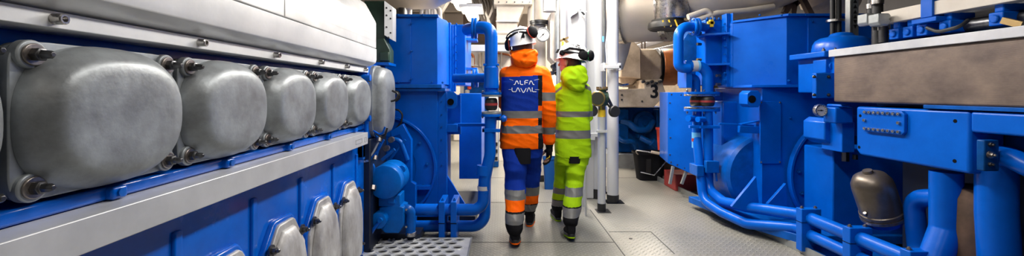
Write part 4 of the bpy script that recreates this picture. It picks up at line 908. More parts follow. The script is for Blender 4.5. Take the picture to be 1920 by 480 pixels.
# ================================================================== background on the left: cable trays, lamps, machinery
rnd = random.Random(3)
ct = thing('cable_tray', 'bundle of dark cables rising to the ceiling left of the hood', 'cables', W(915,20,6.8))
bm = BM(); box(bm, W(868,0,7.3).x, W(930,0,7.3).x, 7.35, 7.5, W(0,82,7.3).z, W(0,-40,7.3).z); obj('cable_backing', bm, 'brownl', ct)  # dark panel standing in for the clutter behind the cables
for k in range(34):
    x0 = 872+rnd.random()*50; pts = [W(x0, -25, 6.6+rnd.random()*.5), W(x0+8+rnd.random()*14, 15, 6.8), W(905+rnd.random()*18, 45+rnd.random()*10, 6.7), W(915+rnd.random()*12, 78+rnd.random()*6, 6.7)]
    bm = BM(); tube(bm, fillet(pts, .5), .018+rnd.random()*.018, 8); obj('cable', bm, 'cables' if k % 4 else 'cream', ct)
for k, (px, py, Y) in enumerate(((885,28,6.9),(862,6,6.9))):
    Y = 6.2; p = W(px, py, Y); t = thing('ceiling_lamp', ['glowing lamp nearest above the left elbow pipe flange','glowing lamp topmost above left generator'][k], 'lamp', p)
    bm = BM(); box(bm, p.x-.16, p.x+.16, Y-.3, Y+.3, p.z+.06, p.z+.10); obj('housing', bm, 'white', t)
    bm = BM(); prism(bm, [(p.x-.09+sup(2*PI*j/20,.09,.06,2.)[0]+.09, p.z+sup(2*PI*j/20,.12,.06,2.)[1]) for j in range(20)], 'y', Y-.28, Y+.28); obj('diffuser', bm, 'lamp', t)
bm = BM(); bar(bm, W(815,40,6.5), W(915,-120,6.5), .18, .05); tag(obj('slanted_duct', bm, 'cream'), 'cream slanted bar between left silver duct and lamps', 'bar')
for i in range(3):
    bm = BM(); x = 790+i*10; tube(bm, fillet([W(x,45,5.8), W(x,16,5.8), W(x+14,14,5.8), W(x+16,45,5.8)], .08), .03, 10)
    tag(obj('bent_pipe', bm, 'cream'), ['leftmost cream hoop pipe above left generator box','middle cream hoop pipe above left generator box','rightmost cream hoop pipe above left generator box'][i], 'pipe')
pn = thing('service_screen', 'cream backing board behind small pipes under the white beam, left of the orange shoulder', 'board', (W(930,0,7.3).x, 7.3, 0))
bm = BM(); box(bm, W(862,0,7.3).x, W(1000,0,7.3).x, 7.28, 7.4, W(0,150,7.3).z, W(0,96,7.3).z); obj('board', bm, 'cream', pn)
for px in (866, 996): bm = BM(); box(bm, W(px,0,7.3).x-.03, W(px,0,7.3).x+.03, 7.3, 7.4, 0, W(0,140,7.3).z); obj('post', bm, 'cream', pn)
fm = thing('distant_machine', 'blue machinery far behind the left bellow pipe, under the white beam', 'machine', W(905,200,7.5))
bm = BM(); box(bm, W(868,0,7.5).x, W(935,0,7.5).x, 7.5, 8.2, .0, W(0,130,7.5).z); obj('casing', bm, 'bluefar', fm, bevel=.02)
for (px,py,r) in ((880,140,.12),(900,150,.1),(925,140,.13)):
    bm = BM(); q = W(px,py,7.5); lathe(bm, [(0,-.04),(r*.6,-.03),(r,0),(r,.15)], q, (0,1,0), 20); obj('pump_cover', bm, 'bluefar', fm)
for i, (px, py, c_, w_, h_) in enumerate(((873,110,'copper',8,14),(884,116,'cream',10,16),(900,112,'beige',7,22),(912,118,'copper',5,12),(880,165,'red',8,5),(930,112,'cream',14,10),(876,172,'cream',9,6))):
    p = W(px, py, 7.24); bm = BM(); rr = w_*.5*7/800
    if i % 2: box(bm, p.x-rr, p.x+rr, p.y, p.y+.2, p.z-h_*.0045, p.z+h_*.0045); nm = 'instrument_box'
    else: lathe(bm, [(rr*.4,-h_*.0055),(rr,-h_*.004),(rr,h_*.004),(rr*.5,h_*.0055)], p, (0,0,1), 16); nm = 'small_vessel'
    tag(obj(nm, bm, c_, bevel=.004), ['copper brown vessel left of elbow pipe below the beam','cream instrument box below beam, left of elbow pipe','beige vessel just left of the elbow pipe collar','copper brown box right behind the elbow pipe','small red vessel low behind left generator flange','cream box below the beam beside orange shoulder','small cream vessel beside the red one'][i], 'vessel' if nm == 'small_vessel' else 'box')
for i, (pts, r_) in enumerate(((((868,100),(888,100),(888,130)),.02),(((905,98),(905,135),(920,135)),.018),(((925,98),(960,104),(960,130)),.016),(((868,122),(925,124)),.016),(((940,98),(940,128)),.02),(((1000,100),(1000,140)),.03))):
    bm = BM(); tube(bm, fillet([W(x,y,7.27) for x,y in pts], .08), r_, 10)
    tag(obj('service_pipe', bm, ['copper','cream','copper','cream','cream','cream'][i]), ['thin copper pipe bend below beam at far left','cream pipe dropping behind the elbow pipe','thin copper pipe beside orange shoulder','thin cream pipe level behind the left elbow','short cream pipe above orange shoulder','cream pipe right of the orange hood'][i], 'pipe')
bn = thing('shelf_unit', 'pale rack with small items low beside the left pipe', 'rack', (W(930,0,6.3).x, 6.3, 0))
bm = BM(); box(bm, W(916,0,6.3).x, W(934,0,6.3).x, 6.3, 6.6, .3, 1.25); obj('rack_frame', bm, 'cream', bn, bevel=.01)
for py in (270,283,297): bm = BM(); box(bm, W(928,0,6.3).x, W(933,0,6.3).x, 6.28, 6.3, W(0,py+3,6.3).z, W(0,py-3,6.3).z); obj('slot', bm, 'ink', bn)
bm = BM(); box(bm, W(921,0,6.3).x, W(927,0,6.3).x, 6.27, 6.3, W(0,284,6.3).z, W(0,277,6.3).z); obj('tag', bm, 'yellow', bn)

# ================================================================== background on the right: beige turbocharger number 3
T = thing('turbocharger', 'beige lagged turbocharger with orange brown drum and number 3 bracket', 'turbocharger', (2.3, 7.6, 1.2))
def B2(l, Y): return [(W(x,y,Y).x, W(x,y,Y).z) for x, y in l]
bm = BM(); prism(bm, B2(((1161,160),(1161,84),(1185,76),(1200,90),(1200,145),(1185,160)),7.4), 'y', 7.4, 8.2); obj('inlet_casing', bm, 'beige', T, bevel=.03)
bm = BM(); prism(bm, B2(((1196,92),(1228,92),(1240,108),(1240,140),(1228,163),(1185,163),(1196,140)),7.5), 'y', 7.45, 8.2); obj('volute_casing', bm, 'beige', T, bevel=.03)
bm = BM(); prism(bm, B2(((1163,78),(1186,77),(1200,92),(1200,148),(1172,145),(1163,145)),7.3), 'y', 7.25, 7.45); obj('lagging_box', bm, 'beige', T, bevel=.015)
ctr = W(1232,126,7.8)
bm = BM(); lathe(bm, [(.30,-.02),(.34,0),(.34,.02),(.31,.03),(.33,.045),(.33,.06)], ctr, (1,-.12,0), 40); obj('black_seal', bm, 'black', T)
bm = BM(); lathe(bm, [(0,.05),(.32,.05),(.335,.07),(.335,.30),(.31,.34),(.2,.36)], ctr, (1,-.12,0), 48); obj('brown_drum', bm, 'copper', T)
bm = BM(); prism(bm, B2(((1140,168),(1208,166),(1208,150),(1240,148),(1249,176),(1226,201),(1140,200)),7.0), 'y', 7.0, 7.9); pf = obj('support_bracket', bm, 'beige', T, bevel=.01)
for (px,py) in ((1166,178),(1166,187),(1204,190)): bm = BM(); cyl(bm, W(px,py,7.0), W(px,py,6.98), .016, n=12); obj('bolt', bm, 'ink', pf)
fc = bpy.data.curves.new('three', 'FONT'); fc.body = '3'; fc.size = .30; fc.extrude = .003; fc.align_x = 'CENTER'; fc.offset = .008
fo = bpy.data.objects.new('three', fc); COL.objects.link(fo)
bpy.context.view_layer.update(); me = bpy.data.meshes.new_from_object(fo.evaluated_get(bpy.context.evaluated_depsgraph_get())); bpy.data.objects.remove(fo)
me.name = 'painted_number'; me.materials.clear(); me.materials.append(M['ink'])
me.transform(Matrix.Translation(W(1227,183,6.995)-Vector((0,0,0))-ROOT[T.name]) @ Matrix.Rotation(PI/2,4,'X'))
o = bpy.data.objects.new('painted_number', me); COL.objects.link(o); o.parent = pf; ROOT[o.name] = ROOT[T.name]
bm = BM()
for k in range(5): q = W(1206+k*8,153+3*(k % 2),6.95); lathe(bm, [(.02,-.03),(.028,0),(.02,.03)], q, (1,0,.4), 10)
obj('chain_link', bm, 'dsteel', T)
bm = BM(); bar(bm, W(1163,160,6.9), W(1178,158,6.9), .03, .03); cyl(bm, W(1158,158,6.9), W(1166,160,6.9), .03, n=10); obj('steel_fitting', bm, 'steel', T)
# blue engine under the turbocharger
E3 = thing('distant_engine', 'blue engine with round cover below the beige turbocharger', 'engine', (2.4, 8.0, 0))
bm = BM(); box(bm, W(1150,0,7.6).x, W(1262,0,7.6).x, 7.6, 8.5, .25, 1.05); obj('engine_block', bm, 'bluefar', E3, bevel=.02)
q = W(1209,230,7.5)
bm = BM(); lathe(bm, [(0,-.05),(.05,-.05),(.06,-.03),(.13,-.03),(.14,-.01),(.19,0),(.20,.02),(.20,.2)], q, (0,1,0), 36); obj('round_cover', bm, 'bluefar', E3)
bm = BM(); tube(bm, fillet([W(1166,228,7.45), W(1180,230,7.35), W(1193,244,7.3), W(1215,244,7.3), W(1224,228,7.45)], .15), .055, 16); obj('s_pipe', bm, 'bluefar', E3)
bm = BM(); tube(bm, fillet([W(1158,255,7.4), W(1168,266,7.3), W(1190,264,7.3), W(1194,282,7.4)], .12), .04, 14); tube(bm, [W(1200,258,7.3), W(1230,272,7.2)], .05, 12); cyl(bm, W(1222,266,7.2), W(1232,273,7.2), .07, n=14); obj('hose_pipe', bm, 'bluefar', E3)
bm = BM()
for (a_, b_, c_, d_) in ((1152,205,1176,226),(1158,232,1176,262),(1194,250,1206,258),(1176,225,1184,240),(1238,210,1250,222),(1228,205,1234,250)): p, q2 = W(a_,b_,7.5), W(c_,d_,7.5); box(bm, p.x, q2.x, 7.42, 7.6, q2.z, p.z)
obj('ancillary_block', bm, 'bluefar', E3, bevel=.01)
bm = BM(); box(bm, W(1140,0,7.4).x, W(1262,0,7.4).x, 7.4, 8.4, 0, .24); obj('plinth', bm, 'grey', E3)
bm = BM(); box(bm, W(1240,0,7.3).x, W(1252,0,7.3).x, 7.3, 7.5, .8, 1.0); obj('dark_box', bm, 'black', E3)
# hanging lagging hose
bm = BM(); tube(bm, [W(1172,36,6.9), W(1170,60,6.9), W(1165,100,6.9), W(1162,130,6.9)], [.16,.15,.11,.05], 20); tag(obj('canvas_sleeve', bm, 'white'), 'pale hanging sleeve under the silver duct beside the white pipe', 'sleeve')
# light structure behind
for i, (a_, b_, w_) in enumerate((((1180,78),(1300,40),.16),((1185,92),(1330,48),.12),((1200,106),(1350,72),.2),((1172,66),(1290,26),.06))):
    bm = BM(); bar(bm, W(*a_,9.0+.35*i), W(*b_,9.0+.35*i), .3, w_); tag(obj('sloping_girder', bm, 'white' if i != 3 else 'grey', bevel=.01), ['second white sloping girder under the duct','third white sloping girder under the duct','lowest and widest white sloping girder under the duct','topmost grey sloping girder under the duct'][i], 'girder')
for i, px in enumerate((1205, 1211)):
    bm = BM(); cyl(bm, W(px,-60,8.6), W(px-2,92,8.6), .018, n=8); tag(obj('chain_rod', bm, 'cables'), ['left one of two thin hanging rods above the turbocharger','right one of two thin hanging rods above the turbocharger'][i], 'rod')
for i in range(6):
    bm = BM(); y = 42+i*5; bar(bm, W(1172,y,10), W(1250,y-2,10), .05, .035)
    tag(obj('ceiling_beam', bm, 'brownl' if i % 2 else 'beige'), 'dark slim beam far back between white pipe and duct', 'beam', group='slim beams far back above the turbocharger')
for i in range(7):
    bm = BM(); x = 1176+i*10; bar(bm, W(x,30,9.9), W(x,72,9.9), .04, .03)
    tag(obj('hanger', bm, 'brownl'), 'thin dark hanger far back above the turbocharger', 'hanger', group='thin hangers far back above the turbocharger')

# ================================================================== bins and bucket
def bucket(px, py, Y, w, h, m, label, name, handle=True):
    p = W(px, py, Y); p.z = 0; t = thing(name, label, 'bucket', p)
    bm = BM(); rings = []
    for z, s in ((0,.78),(h*.97,1.),(h,1.04),(h,1.09),(h*.93,1.09)):
        rings.append([(p.x+sup(2*PI*k/32, w*s, w*.75*s, 5.)[0], Y+sup(2*PI*k/32, w*s, w*.75*s, 5.)[1], z) for k in range(32)])
    loft(bm, rings[:3]+[], caps=False); 
    loft(bm, [rings[2], rings[3], rings[4]], caps=False)
    loft(bm, [[(x, y, .02) for x, y, z in rings[0]], [(p.x+(x-p.x)*.96, Y+(y-Y)*.96, z) for x, y, z in rings[2]]], caps=False)
    bm.faces.new([bm.verts.new((x,y,.01)) for x,y,z in rings[0]])
    b = obj('tub', bm, m, t)
    return t, p, b
t, p, b = bucket(1217,334,6.5,.22,.42,'cloth','black mop bucket with wringer and metal handle on the floor near the kerb','mop_bucket')
bm = BM(); tube(bm, fillet([Vector((p.x-.22,6.34,.40)), Vector((p.x-.28,6.3,.47)), Vector((p.x-.05,6.25,.44)), Vector((p.x+.1,6.25,.44))], .03), .010, 8); tube(bm, [Vector((p.x-.19,6.32,.14)), Vector((p.x+.0,6.28,.10)), Vector((p.x+.21,6.32,.32))], .008, 8); obj('wire_handle', bm, 'steel', t)
bm = BM(); cyl(bm, (p.x-.06,6.24,.45), (p.x+.20,6.2,.40), .022, n=14); obj('wooden_grip', bm, 'beige', t)
bm = BM(); box(bm, p.x-.10, p.x-.03, 6.325, 6.345, .12, .33); obj('wringer_slot', bm, 'ink', t)
t, p, b = bucket(1248,300,6.9,.13,.5,'red','tall red bin between the mop bucket and the blue cabinet','rubbish_bin')
for o_ in [b] + [t]: pass
t.location.z = .25; ROOT[t.name] = Vector((0,0,0))
bm = BM(); 
t2, p2, b2 = bucket(1030,354,5.85,.085,.44,'bin','narrow blue bin on the floor between the two people','rubbish_bin')
bm = BM(); box(bm, p.x-.18, p.x+.2, 6.75, 7.1, 0, .25); tag(obj('bin_stand', bm, 'brownl'), 'low dark plinth under the tall red bin', 'plinth')
bm = BM(); a = W(1262,340,5.9); box(bm, a.x-.05, a.x+.35, 5.7, 6.1, 0, .22); tag(obj('tool_box', bm, 'pinkred', bevel=.01), 'dark red toolbox low beneath the blue cabinet', 'toolbox')

# ================================================================== far backdrop items on the end wall
ew = [((840,30),(860,180)),((1120,10),(1128,150))]
bm = BM(); pipe(bm, [(-1.8,12.6,0),(-1.8,12.6,3.7)], .12); tag(obj('wall_pipe', bm, 'cream'), 'cream pipe standing against far wall at left', 'pipe')
bm = BM(); box(bm, -1.3, 1.6, 11.5, 12.4, 0, 1.9); tag(obj('far_housing', bm, 'cream', bevel=.03), 'large cream housing at the far end of the walkway', 'housing')
bm = BM(); box(bm, 2.2, 5.2, 11., 12.4, 0, 2.2); tag(obj('far_housing', bm, 'beige', bevel=.03), 'large beige housing at far right behind turbocharger', 'housing')
for i in range(5):
    bm = BM(); box(bm, -4, 6, 2.+2.3*i, 2.12+2.3*i, 3.45, 3.7); struct('trim_%d' % (40+i), bm, 'cream')
# ================================================================== people
def remesh(bm, voxel, smooth=4):
    """union of overlapping closed shapes -> one continuous surface (bmesh)"""
    bmesh.ops.recalc_face_normals(bm, faces=bm.faces[:])
    me = bpy.data.meshes.new('tmp'); bm.to_mesh(me); bm.free()
    o = bpy.data.objects.new('tmp', me); COL.objects.link(o)
    m = o.modifiers.new('r', 'REMESH'); m.mode = 'VOXEL'; m.voxel_size = voxel; m.adaptivity = 0
    s = o.modifiers.new('s', 'SMOOTH'); s.iterations = smooth; s.factor = .5
    bpy.context.view_layer.update()
    ev = o.evaluated_get(bpy.context.evaluated_depsgraph_get()); m2 = bpy.data.meshes.new_from_object(ev)
    bpy.data.objects.remove(o); bpy.data.meshes.remove(me)
    b = bmesh.new(); b.from_mesh(m2); bpy.data.meshes.remove(m2); return b

def limb(bm, pts, rs, n=20, sy=1.):
    """rounded tapered limb through joints"""
    pts = [Vector(p) for p in pts]
    d0 = (pts[0]-pts[1]).normalized(); d1 = (pts[-1]-pts[-2]).normalized()
    P, Rr = [], []
    for k in range(4): a = PI/2*(1-k/4); P.append(pts[0]+d0*rs[0]*math.sin(a)); Rr.append(max(.001, rs[0]*math.cos(a)))
    for i, p in enumerate(pts): P.append(p); Rr.append(rs[i])
    for k in range(1, 5): a = PI/2*k/4; P.append(pts[-1]+d1*rs[-1]*math.sin(a)); Rr.append(max(.001, rs[-1]*math.cos(a)))
    tube(bm, P, Rr, n)

def ell(bm, c, r, n=24, rot=None):
    c = Vector(c); rings = []
    m = n//2
    for i in range(1, m):
        a = PI*i/m; rings.append([])
        for k in range(n):
            v = Vector((r[0]*math.sin(a)*math.cos(2*PI*k/n), r[1]*math.sin(a)*math.sin(2*PI*k/n), r[2]*math.cos(a)))
            if rot: v = rot @ v
            rings[-1].append(c+v)
    loft(bm, rings)

def torso(bm, rings, n=40):
    """rings: (z, cx, cy, rx, ry, exponent)"""
    loft(bm, [[(cx+sup(2*PI*k/n, rx, ry, e)[0], cy+sup(2*PI*k/n, rx, ry, e)[1], z) for k in range(n)] for z, cx, cy, rx, ry, e in rings])

def wrinkle(bm, amp, sc=(7,7,16), seed=0., mask=None):
    bm.normal_update()
    off = {}
    for v in bm.verts:
        p = Vector((v.co.x*sc[0], v.co.y*sc[1], v.co.z*sc[2]+v.co.x*4))+Vector((seed,)*3)
        w = noise.noise(p*.55)*.9 - abs(noise.noise(p+Vector((3,1,7))))*1.1 + .3
        off[v] = v.normal*w*amp*(mask(v.co) if mask else 1)
    for v, d in off.items(): v.co += d

def seg_t(p, a, b):
    """parameter and distance of point p on segment ab"""
    ab = b-a; t = max(0, min(1, (p-a).dot(ab)/ab.length_squared)); return t, (p-(a+ab*t)).length

def paint(o, fn):
    me = o.data; o0 = ROOT[o.name]
    for p in me.polygons: p.material_index = fn(Vector(p.center)+o0)

def hand(bm, w, axis, side, front, s=1., curl=.5):
    """hand hanging from wrist w: axis = direction of the fingers, side = towards the thumb, front = palm normal (curl direction)"""
    w = Vector(w); ax = Vector(axis).normalized(); sd = Vector(side).normalized(); fr = Vector(front).normalized()
    limb(bm, [w-ax*.02*s, w+ax*.03*s], [.026*s,.03*s], 14)
    rings = []
    for h, a, b in ((.005,.022,.018),(.03,.036,.020),(.06,.043,.019),(.085,.043,.016),(.098,.038,.011)):
        rings.append([w+ax*h*s+sd*math.cos(2*PI*k/20)*a*s+fr*math.sin(2*PI*k/20)*b*s for k in range(20)])
    loft(bm, rings)
    for off, L, r in ((.031,.072,.0100),(.0105,.080,.0105),(-.0105,.074,.0100),(-.030,.058,.0090)):
        p = w+ax*.085*s+sd*off*s; pts = [p]; d = ax.copy(); rr = [r*s]
        for k, f in enumerate((.45,.32,.23)):
            ang = curl*(.55+.35*k); d = (ax*math.cos(ang*(k+1)*.62)+fr*math.sin(ang*(k+1)*.62)+sd*off*.6).normalized()
            p = p+d*L*f*s; pts.append(p); rr.append(r*s*(1-.1*(k+1)))
        limb(bm, pts, rr, 10)
    p = w+ax*.028*s+sd*.030*s
    limb(bm, [p, p+(ax*.5+sd*.75+fr*.3)*.035*s, p+(ax*.95+sd*.85+fr*.55)*.055*s, p+(ax*1.4+sd*.85+fr*.8)*.072*s], [.015*s,.0125*s,.011*s,.009*s], 12)

def shoe(parent, heel, toe_dir, pitch, s, mat_sole, label=None):
    """safety boot: heel = contact point of the heel end of the sole, pitch = heel lift angle"""
    f = Vector((toe_dir[0], toe_dir[1], 0)).normalized(); r = Vector((f.y, -f.x, 0))
    ff = (f*math.cos(pitch)-Vector((0,0,1))*math.sin(pitch)); up = r.cross(ff) ; up = up if up.z > 0 else -up
    heel = Vector(heel)
    def P(x, y, z): return heel+r*x*s+ff*y*s+up*z*s
    def ring(y, w, h0, h1, cx=0, n=20): return [P(cx+sup(2*PI*k/n, w, 1, 3.)[0], y, (h0+h1)/2+sup(2*PI*k/n, w, (h1-h0)/2, 3.)[1]) for k in range(n)]
    bm = BM(); loft(bm, [ring(-.005,.02,.03,.085), ring(.0,.034,.02,.13), ring(.03,.042,.02,.16), ring(.08,.045,.02,.15), ring(.13,.046,.02,.10), ring(.20,.050,.02,.082), ring(.25,.046,.02,.07), ring(.285,.03,.022,.05)])
    limb(bm, [P(0,.05,.09), P(0,.055,.14)], [.043*s,.044*s], 20)
    u = obj('boot', remesh(bm, .007, 3), 'cloth', parent)
    bm = BM(); n = 28; pts = []
    for k in range(n):
        t = 2*PI*k/n; x, y = sup(t, 1, 1, 2.6); yy = .14+y*.155; w = .050 if yy > .12 else .043; pts.append((x*w, yy))
    lo = [P(x,y,.0+(.006 if y > .24 else 0)) for x,y in pts]; hi = [P(x,y,.013) for x,y in pts]
    loft(bm, [lo, hi]); so = obj('sole', bm, mat_sole, u, bevel=.003)
    bm = BM(); loft(bm, [[P(x*1.01,y,.012) for x,y in pts], [P(x*1.01,y,.036) for x,y in pts]]); obj('midsole', bm, 'black', u, bevel=.003)
    bm = BM(); loft(bm, [[P(x*.8,y*.3+.01,-.001) for x,y in pts],[P(x*.8,y*.3+.01,.003) for x,y in pts]]); obj('sole_tread', bm, 'ink', so)
    bm = BM(); lathe(bm, [(.052*s,0),(.056*s,.01*s),(.052*s,.02*s)], P(0,.040,.135), up, 24, caps=False); obj('boot_collar', bm, mat_sole, u)
    return u

def helmet(parent, c, R, fwd, tilt=0., name='helmet'):
    """c centre of the shell rim; fwd horizontal facing direction; roll tilt"""
    f = Vector((fwd[0], fwd[1], 0)).normalized(); r = Vector((f.y, -f.x, 0)); up = Vector((0,0,1))
    rot = Matrix.Rotation(tilt, 3, f); r = rot @ r; up = rot @ up
    def P(x, y, z): return Vector(c)+r*x*R+f*y*R+up*z*R
    bm = BM(); n = 40; rings = []
    for i in range(10):
        a = PI/2*i/9; s = math.cos(a)**.85 if i < 9 else .02; z = math.sin(a)*1.12
        rings.append([P(.90*s*math.cos(2*PI*k/n), 1.1*s*math.sin(2*PI*k/n), z*1.0 + (-.22*(1-z/1.12) if False else 0)) for k in range(n)])
    # rim dips at the nape and over the ears
    base = [P(.93*math.cos(2*PI*k/n), 1.13*math.sin(2*PI*k/n), -.10-.16*max(0,-math.sin(2*PI*k/n))) for k in range(n)]
    rim = [P(.96*math.cos(2*PI*k/n), 1.17*math.sin(2*PI*k/n)+(.14 if math.sin(2*PI*k/n) > .5 else 0), -.15-.17*max(0,-math.sin(2*PI*k/n))) for k in range(n)]
    inner = [P(.84*math.cos(2*PI*k/n), 1.0*math.sin(2*PI*k/n), -.12-.16*max(0,-math.sin(2*PI*k/n))) for k in range(n)]
    top_in = [P(.7*math.cos(2*PI*k/n), .85*math.sin(2*PI*k/n), .5) for k in range(n)]
    loft(bm, [top_in, inner, rim, base]+rings); h = obj('helmet', bm, 'shell', parent, ang=50)
    # raised ridge and vents
    bm = BM(); tube(bm, [P(0, 1.05*math.cos(PI*k/14)*1.04, 1.15*math.sin(PI*k/14)) for k in range(2, 13)], R*.05, 8); obj('helmet_ridge', bm, 'shell', h)
    for sx in (-1, 1):
        for k in range(3):
            bm = BM(); a = .35+.22*k; p = P(sx*.62*math.cos(a)**.5, -.55+.25*k, .78+.05*k); q = P(sx*.55*math.cos(a)**.5, -.75+.25*k, .70+.05*k)
            tube(bm, [p, q], R*.045, 8); obj('vent', bm, 'ink', h)
    return h, P, r, f, up

def cup(parent, c, d, R, m_body='cloth', m_ring='red', name='ear_muff'):
    bm = BM(); lathe(bm, [(0,.32),(.45,.30),(.8,.16),(.95,-.0),(1.,-.12),(1.,-.28)], c, d, 28) if False else lathe(bm, [(0,.55*R),(.5*R,.52*R),(.82*R,.36*R),(R,.05*R),(R,-.12*R)], c, d, 28)
    o = obj(name, bm, m_body, parent)
    bm = BM(); lathe(bm, [(R*.98,-.10*R),(R*1.06,-.13*R),(R*1.06,-.24*R),(R*.98,-.27*R)], c, d, 28); obj('ear_ring', bm, m_ring, o)
    bm = BM(); lathe(bm, [(R*.95,-.26*R),(R*.98,-.4*R),(R*.85,-.58*R),(R*.3,-.6*R)], c, d, 28); obj('ear_pad', bm, 'black', o)
    return o

def head(bm, c, fwd, s=1.):
    """head with jaw, nose, ears; c = centre, fwd = facing direction; returns nothing (adds closed shapes)"""
    f = Vector((fwd[0], fwd[1], 0)).normalized(); r = Vector((f.y, -f.x, 0)); c = Vector(c); U = Vector((0,0,1))
    B = Matrix((r, f, U)).transposed()
    ell(bm, c+U*.02*s, (.076*s,.094*s,.105*s), 28, B)
    ell(bm, c+f*.03*s-U*.05*s, (.058*s,.062*s,.07*s), 24, B)
    ell(bm, c+f*.062*s-U*.095*s, (.026*s,.022*s,.02*s), 16, B)          # chin
    limb(bm, [c+f*.085*s+U*.012*s, c+f*.106*s-U*.022*s], [.009*s,.014*s], 10)   # nose
    ell(bm, c+f*.083*s-U*.052*s, (.022*s,.012*s,.006*s), 12, B); ell(bm, c+f*.082*s-U*.063*s, (.02*s,.012*s,.006*s), 12, B)   # lips
    ell(bm, c+f*.088*s+U*.03*s, (.055*s,.008*s,.008*s), 12, B)          # brow
    for sx in (-1, 1): ell(bm, c+r*sx*.078*s-f*.008*s-U*.008*s, (.008*s,.018*s,.032*s), 14, B)

def person(o, loc):
    pass

# ------------------------------------------------ person in orange
Y1 = 4.0
pa = thing('person', 'taller person in orange and blue work suit and white helmet, walking away', 'person', (.2, 3.95, 0))
hc = Vector((.205, 4.02, 1.76)); f1 = Vector((.28, 1, 0)).normalized()
sL, eL, wL = Vector((.042,4.02,1.50)), Vector((.040,4.13,1.20)), Vector((.09,4.34,1.14))
sR, eR, wR = Vector((.395,4.0,1.49)), Vector((.435,3.97,1.17)), Vector((.452,4.02,.86))
hipL, kneeL, ankL = Vector((.12,3.98,.86)), Vector((.13,3.92,.50)), Vector((.118,3.69,.14))
hipR, kneeR, ankR = Vector((.28,4.0,.86)), Vector((.285,4.12,.48)), Vector((.275,4.24,.10))
bm = BM()
torso(bm, [(.80,.20,4.,.15,.10,2.4),(1.0,.20,4.,.15,.10,2.4),(1.25,.205,4.,.165,.11,2.4),(1.45,.21,4.,.18,.11,2.4),(1.53,.21,4.,.12,.09,2.2),(1.58,.208,4.,.06,.06,2)])
limb(bm, [(.207,4.,1.5),(.205,4.01,1.70)], [.06,.058]); head(bm, hc, f1, 1.05)
for s_, e_, w_ in ((sL,eL,wL),(sR,eR,wR)): limb(bm, [s_, e_, w_], [.055,.042,.03])
for h_, k_, a_ in ((hipL,kneeL,ankL),(hipR,kneeR,ankR)): limb(bm, [h_+Vector((0,0,-.06)), k_+Vector((0,0,.10)), k_, a_], [.08,.055,.045,.036])
hand(bm, wR+Vector((.002,.0,-.05)), (-.05,.15,-1), (-.35,1,0), (-1,-.2,0), 1.0, .45)
hand(bm, wL+Vector((.01,.05,-.01)), (.3,1,-.25), (.7,0,.7), (.4,.2,-1), 1.0, .6)
obj('body', remesh(bm, .0045, 2), 'skin', pa, ang=180)
# jacket
bm = BM()
torso(bm, [(.805,.188,4.0,.196,.150,2.8),(.83,.188,4.0,.200,.155,2.8),(.95,.186,4.0,.196,.150,2.7),(1.12,.186,4.0,.192,.142,2.6),(1.30,.195,4.0,.198,.142,2.6),(1.42,.205,4.0,.206,.140,2.6),(1.50,.21,4.0,.200,.130,2.5),(1.555,.212,4.0,.160,.11,2.3),(1.59,.21,4.0,.11,.095,2.2),(1.63,.208,4.0,.085,.085,2)])
limb(bm, [sL+Vector((.02,0,-.01)), eL, wL], [.082,.070,.052]); limb(bm, [sR+Vector((-.015,0,-.005)), (sR+eR)/2+Vector((.012,0,0)), eR, wR+Vector((0,0,.02))], [.085,.080,.074,.058])
j = remesh(bm, .006, 6)
wrinkle(j, .010, mask=lambda c: .35 if (1.08 < c.z < 1.42 and c.x < .36) else 1.)
jk = obj('jacket', j, None, pa, ang=180, mats=['orange','navy','refl','cloth'])
def paint1(p):
    tR1, dR1 = seg_t(p, sR, eR); tR2, dR2 = seg_t(p, eR, wR)
    arm = (min(dR1, dR2) < .10 and p.x > .375) or (p.x > .395)
    if p.x < .05 and p.z < 1.5 and (p.y > 4.08 or p.x < .0): 
        return 0
    if arm:
        if 1.245 < p.z < 1.325: return 2
        if .935 < p.z < 1.0: return 2
        if p.z < .835: return 3
        return 0
    z = p.z
    if z > 1.475-.01*math.cos(p.x*6): return 0
    if 1.09 < z < 1.155 or .95 < z < 1.02: return 2
    if p.x > .335: return 3 if not (1.155 < z < 1.2) else 0
    if z > 1.155: return 1 if p.y < 4.05 or True else 0
    return 0
paint(jk, paint1)
# hood
bm = BM()
ell(bm, (.210,3.975,1.635), (.125,.115,.112), 28); ell(bm, (.212,3.90,1.625), (.118,.065,.082), 28); ell(bm, (.235,3.885,1.60), (.080,.05,.055), 24)
ring_ = [Vector((.208+.112*math.cos(2*PI*k/24), 3.985+0.10*math.sin(2*PI*k/24), 1.695-.035*math.sin(2*PI*k/24)*-1)) for k in range(25)]
tube(bm, ring_, .020, 10); limb(bm, [(.105,3.90,1.655),(.20,3.845,1.60),(.315,3.90,1.675)], [.020,.024,.020], 12); limb(bm, [(.12,3.885,1.60),(.22,3.845,1.665),(.30,3.90,1.70)], [.016,.020,.016], 12)
h = remesh(bm, .006, 5); wrinkle(h, .013, (8,8,12), 4.)
hd1 = obj('hood', h, 'orange', pa, ang=180)
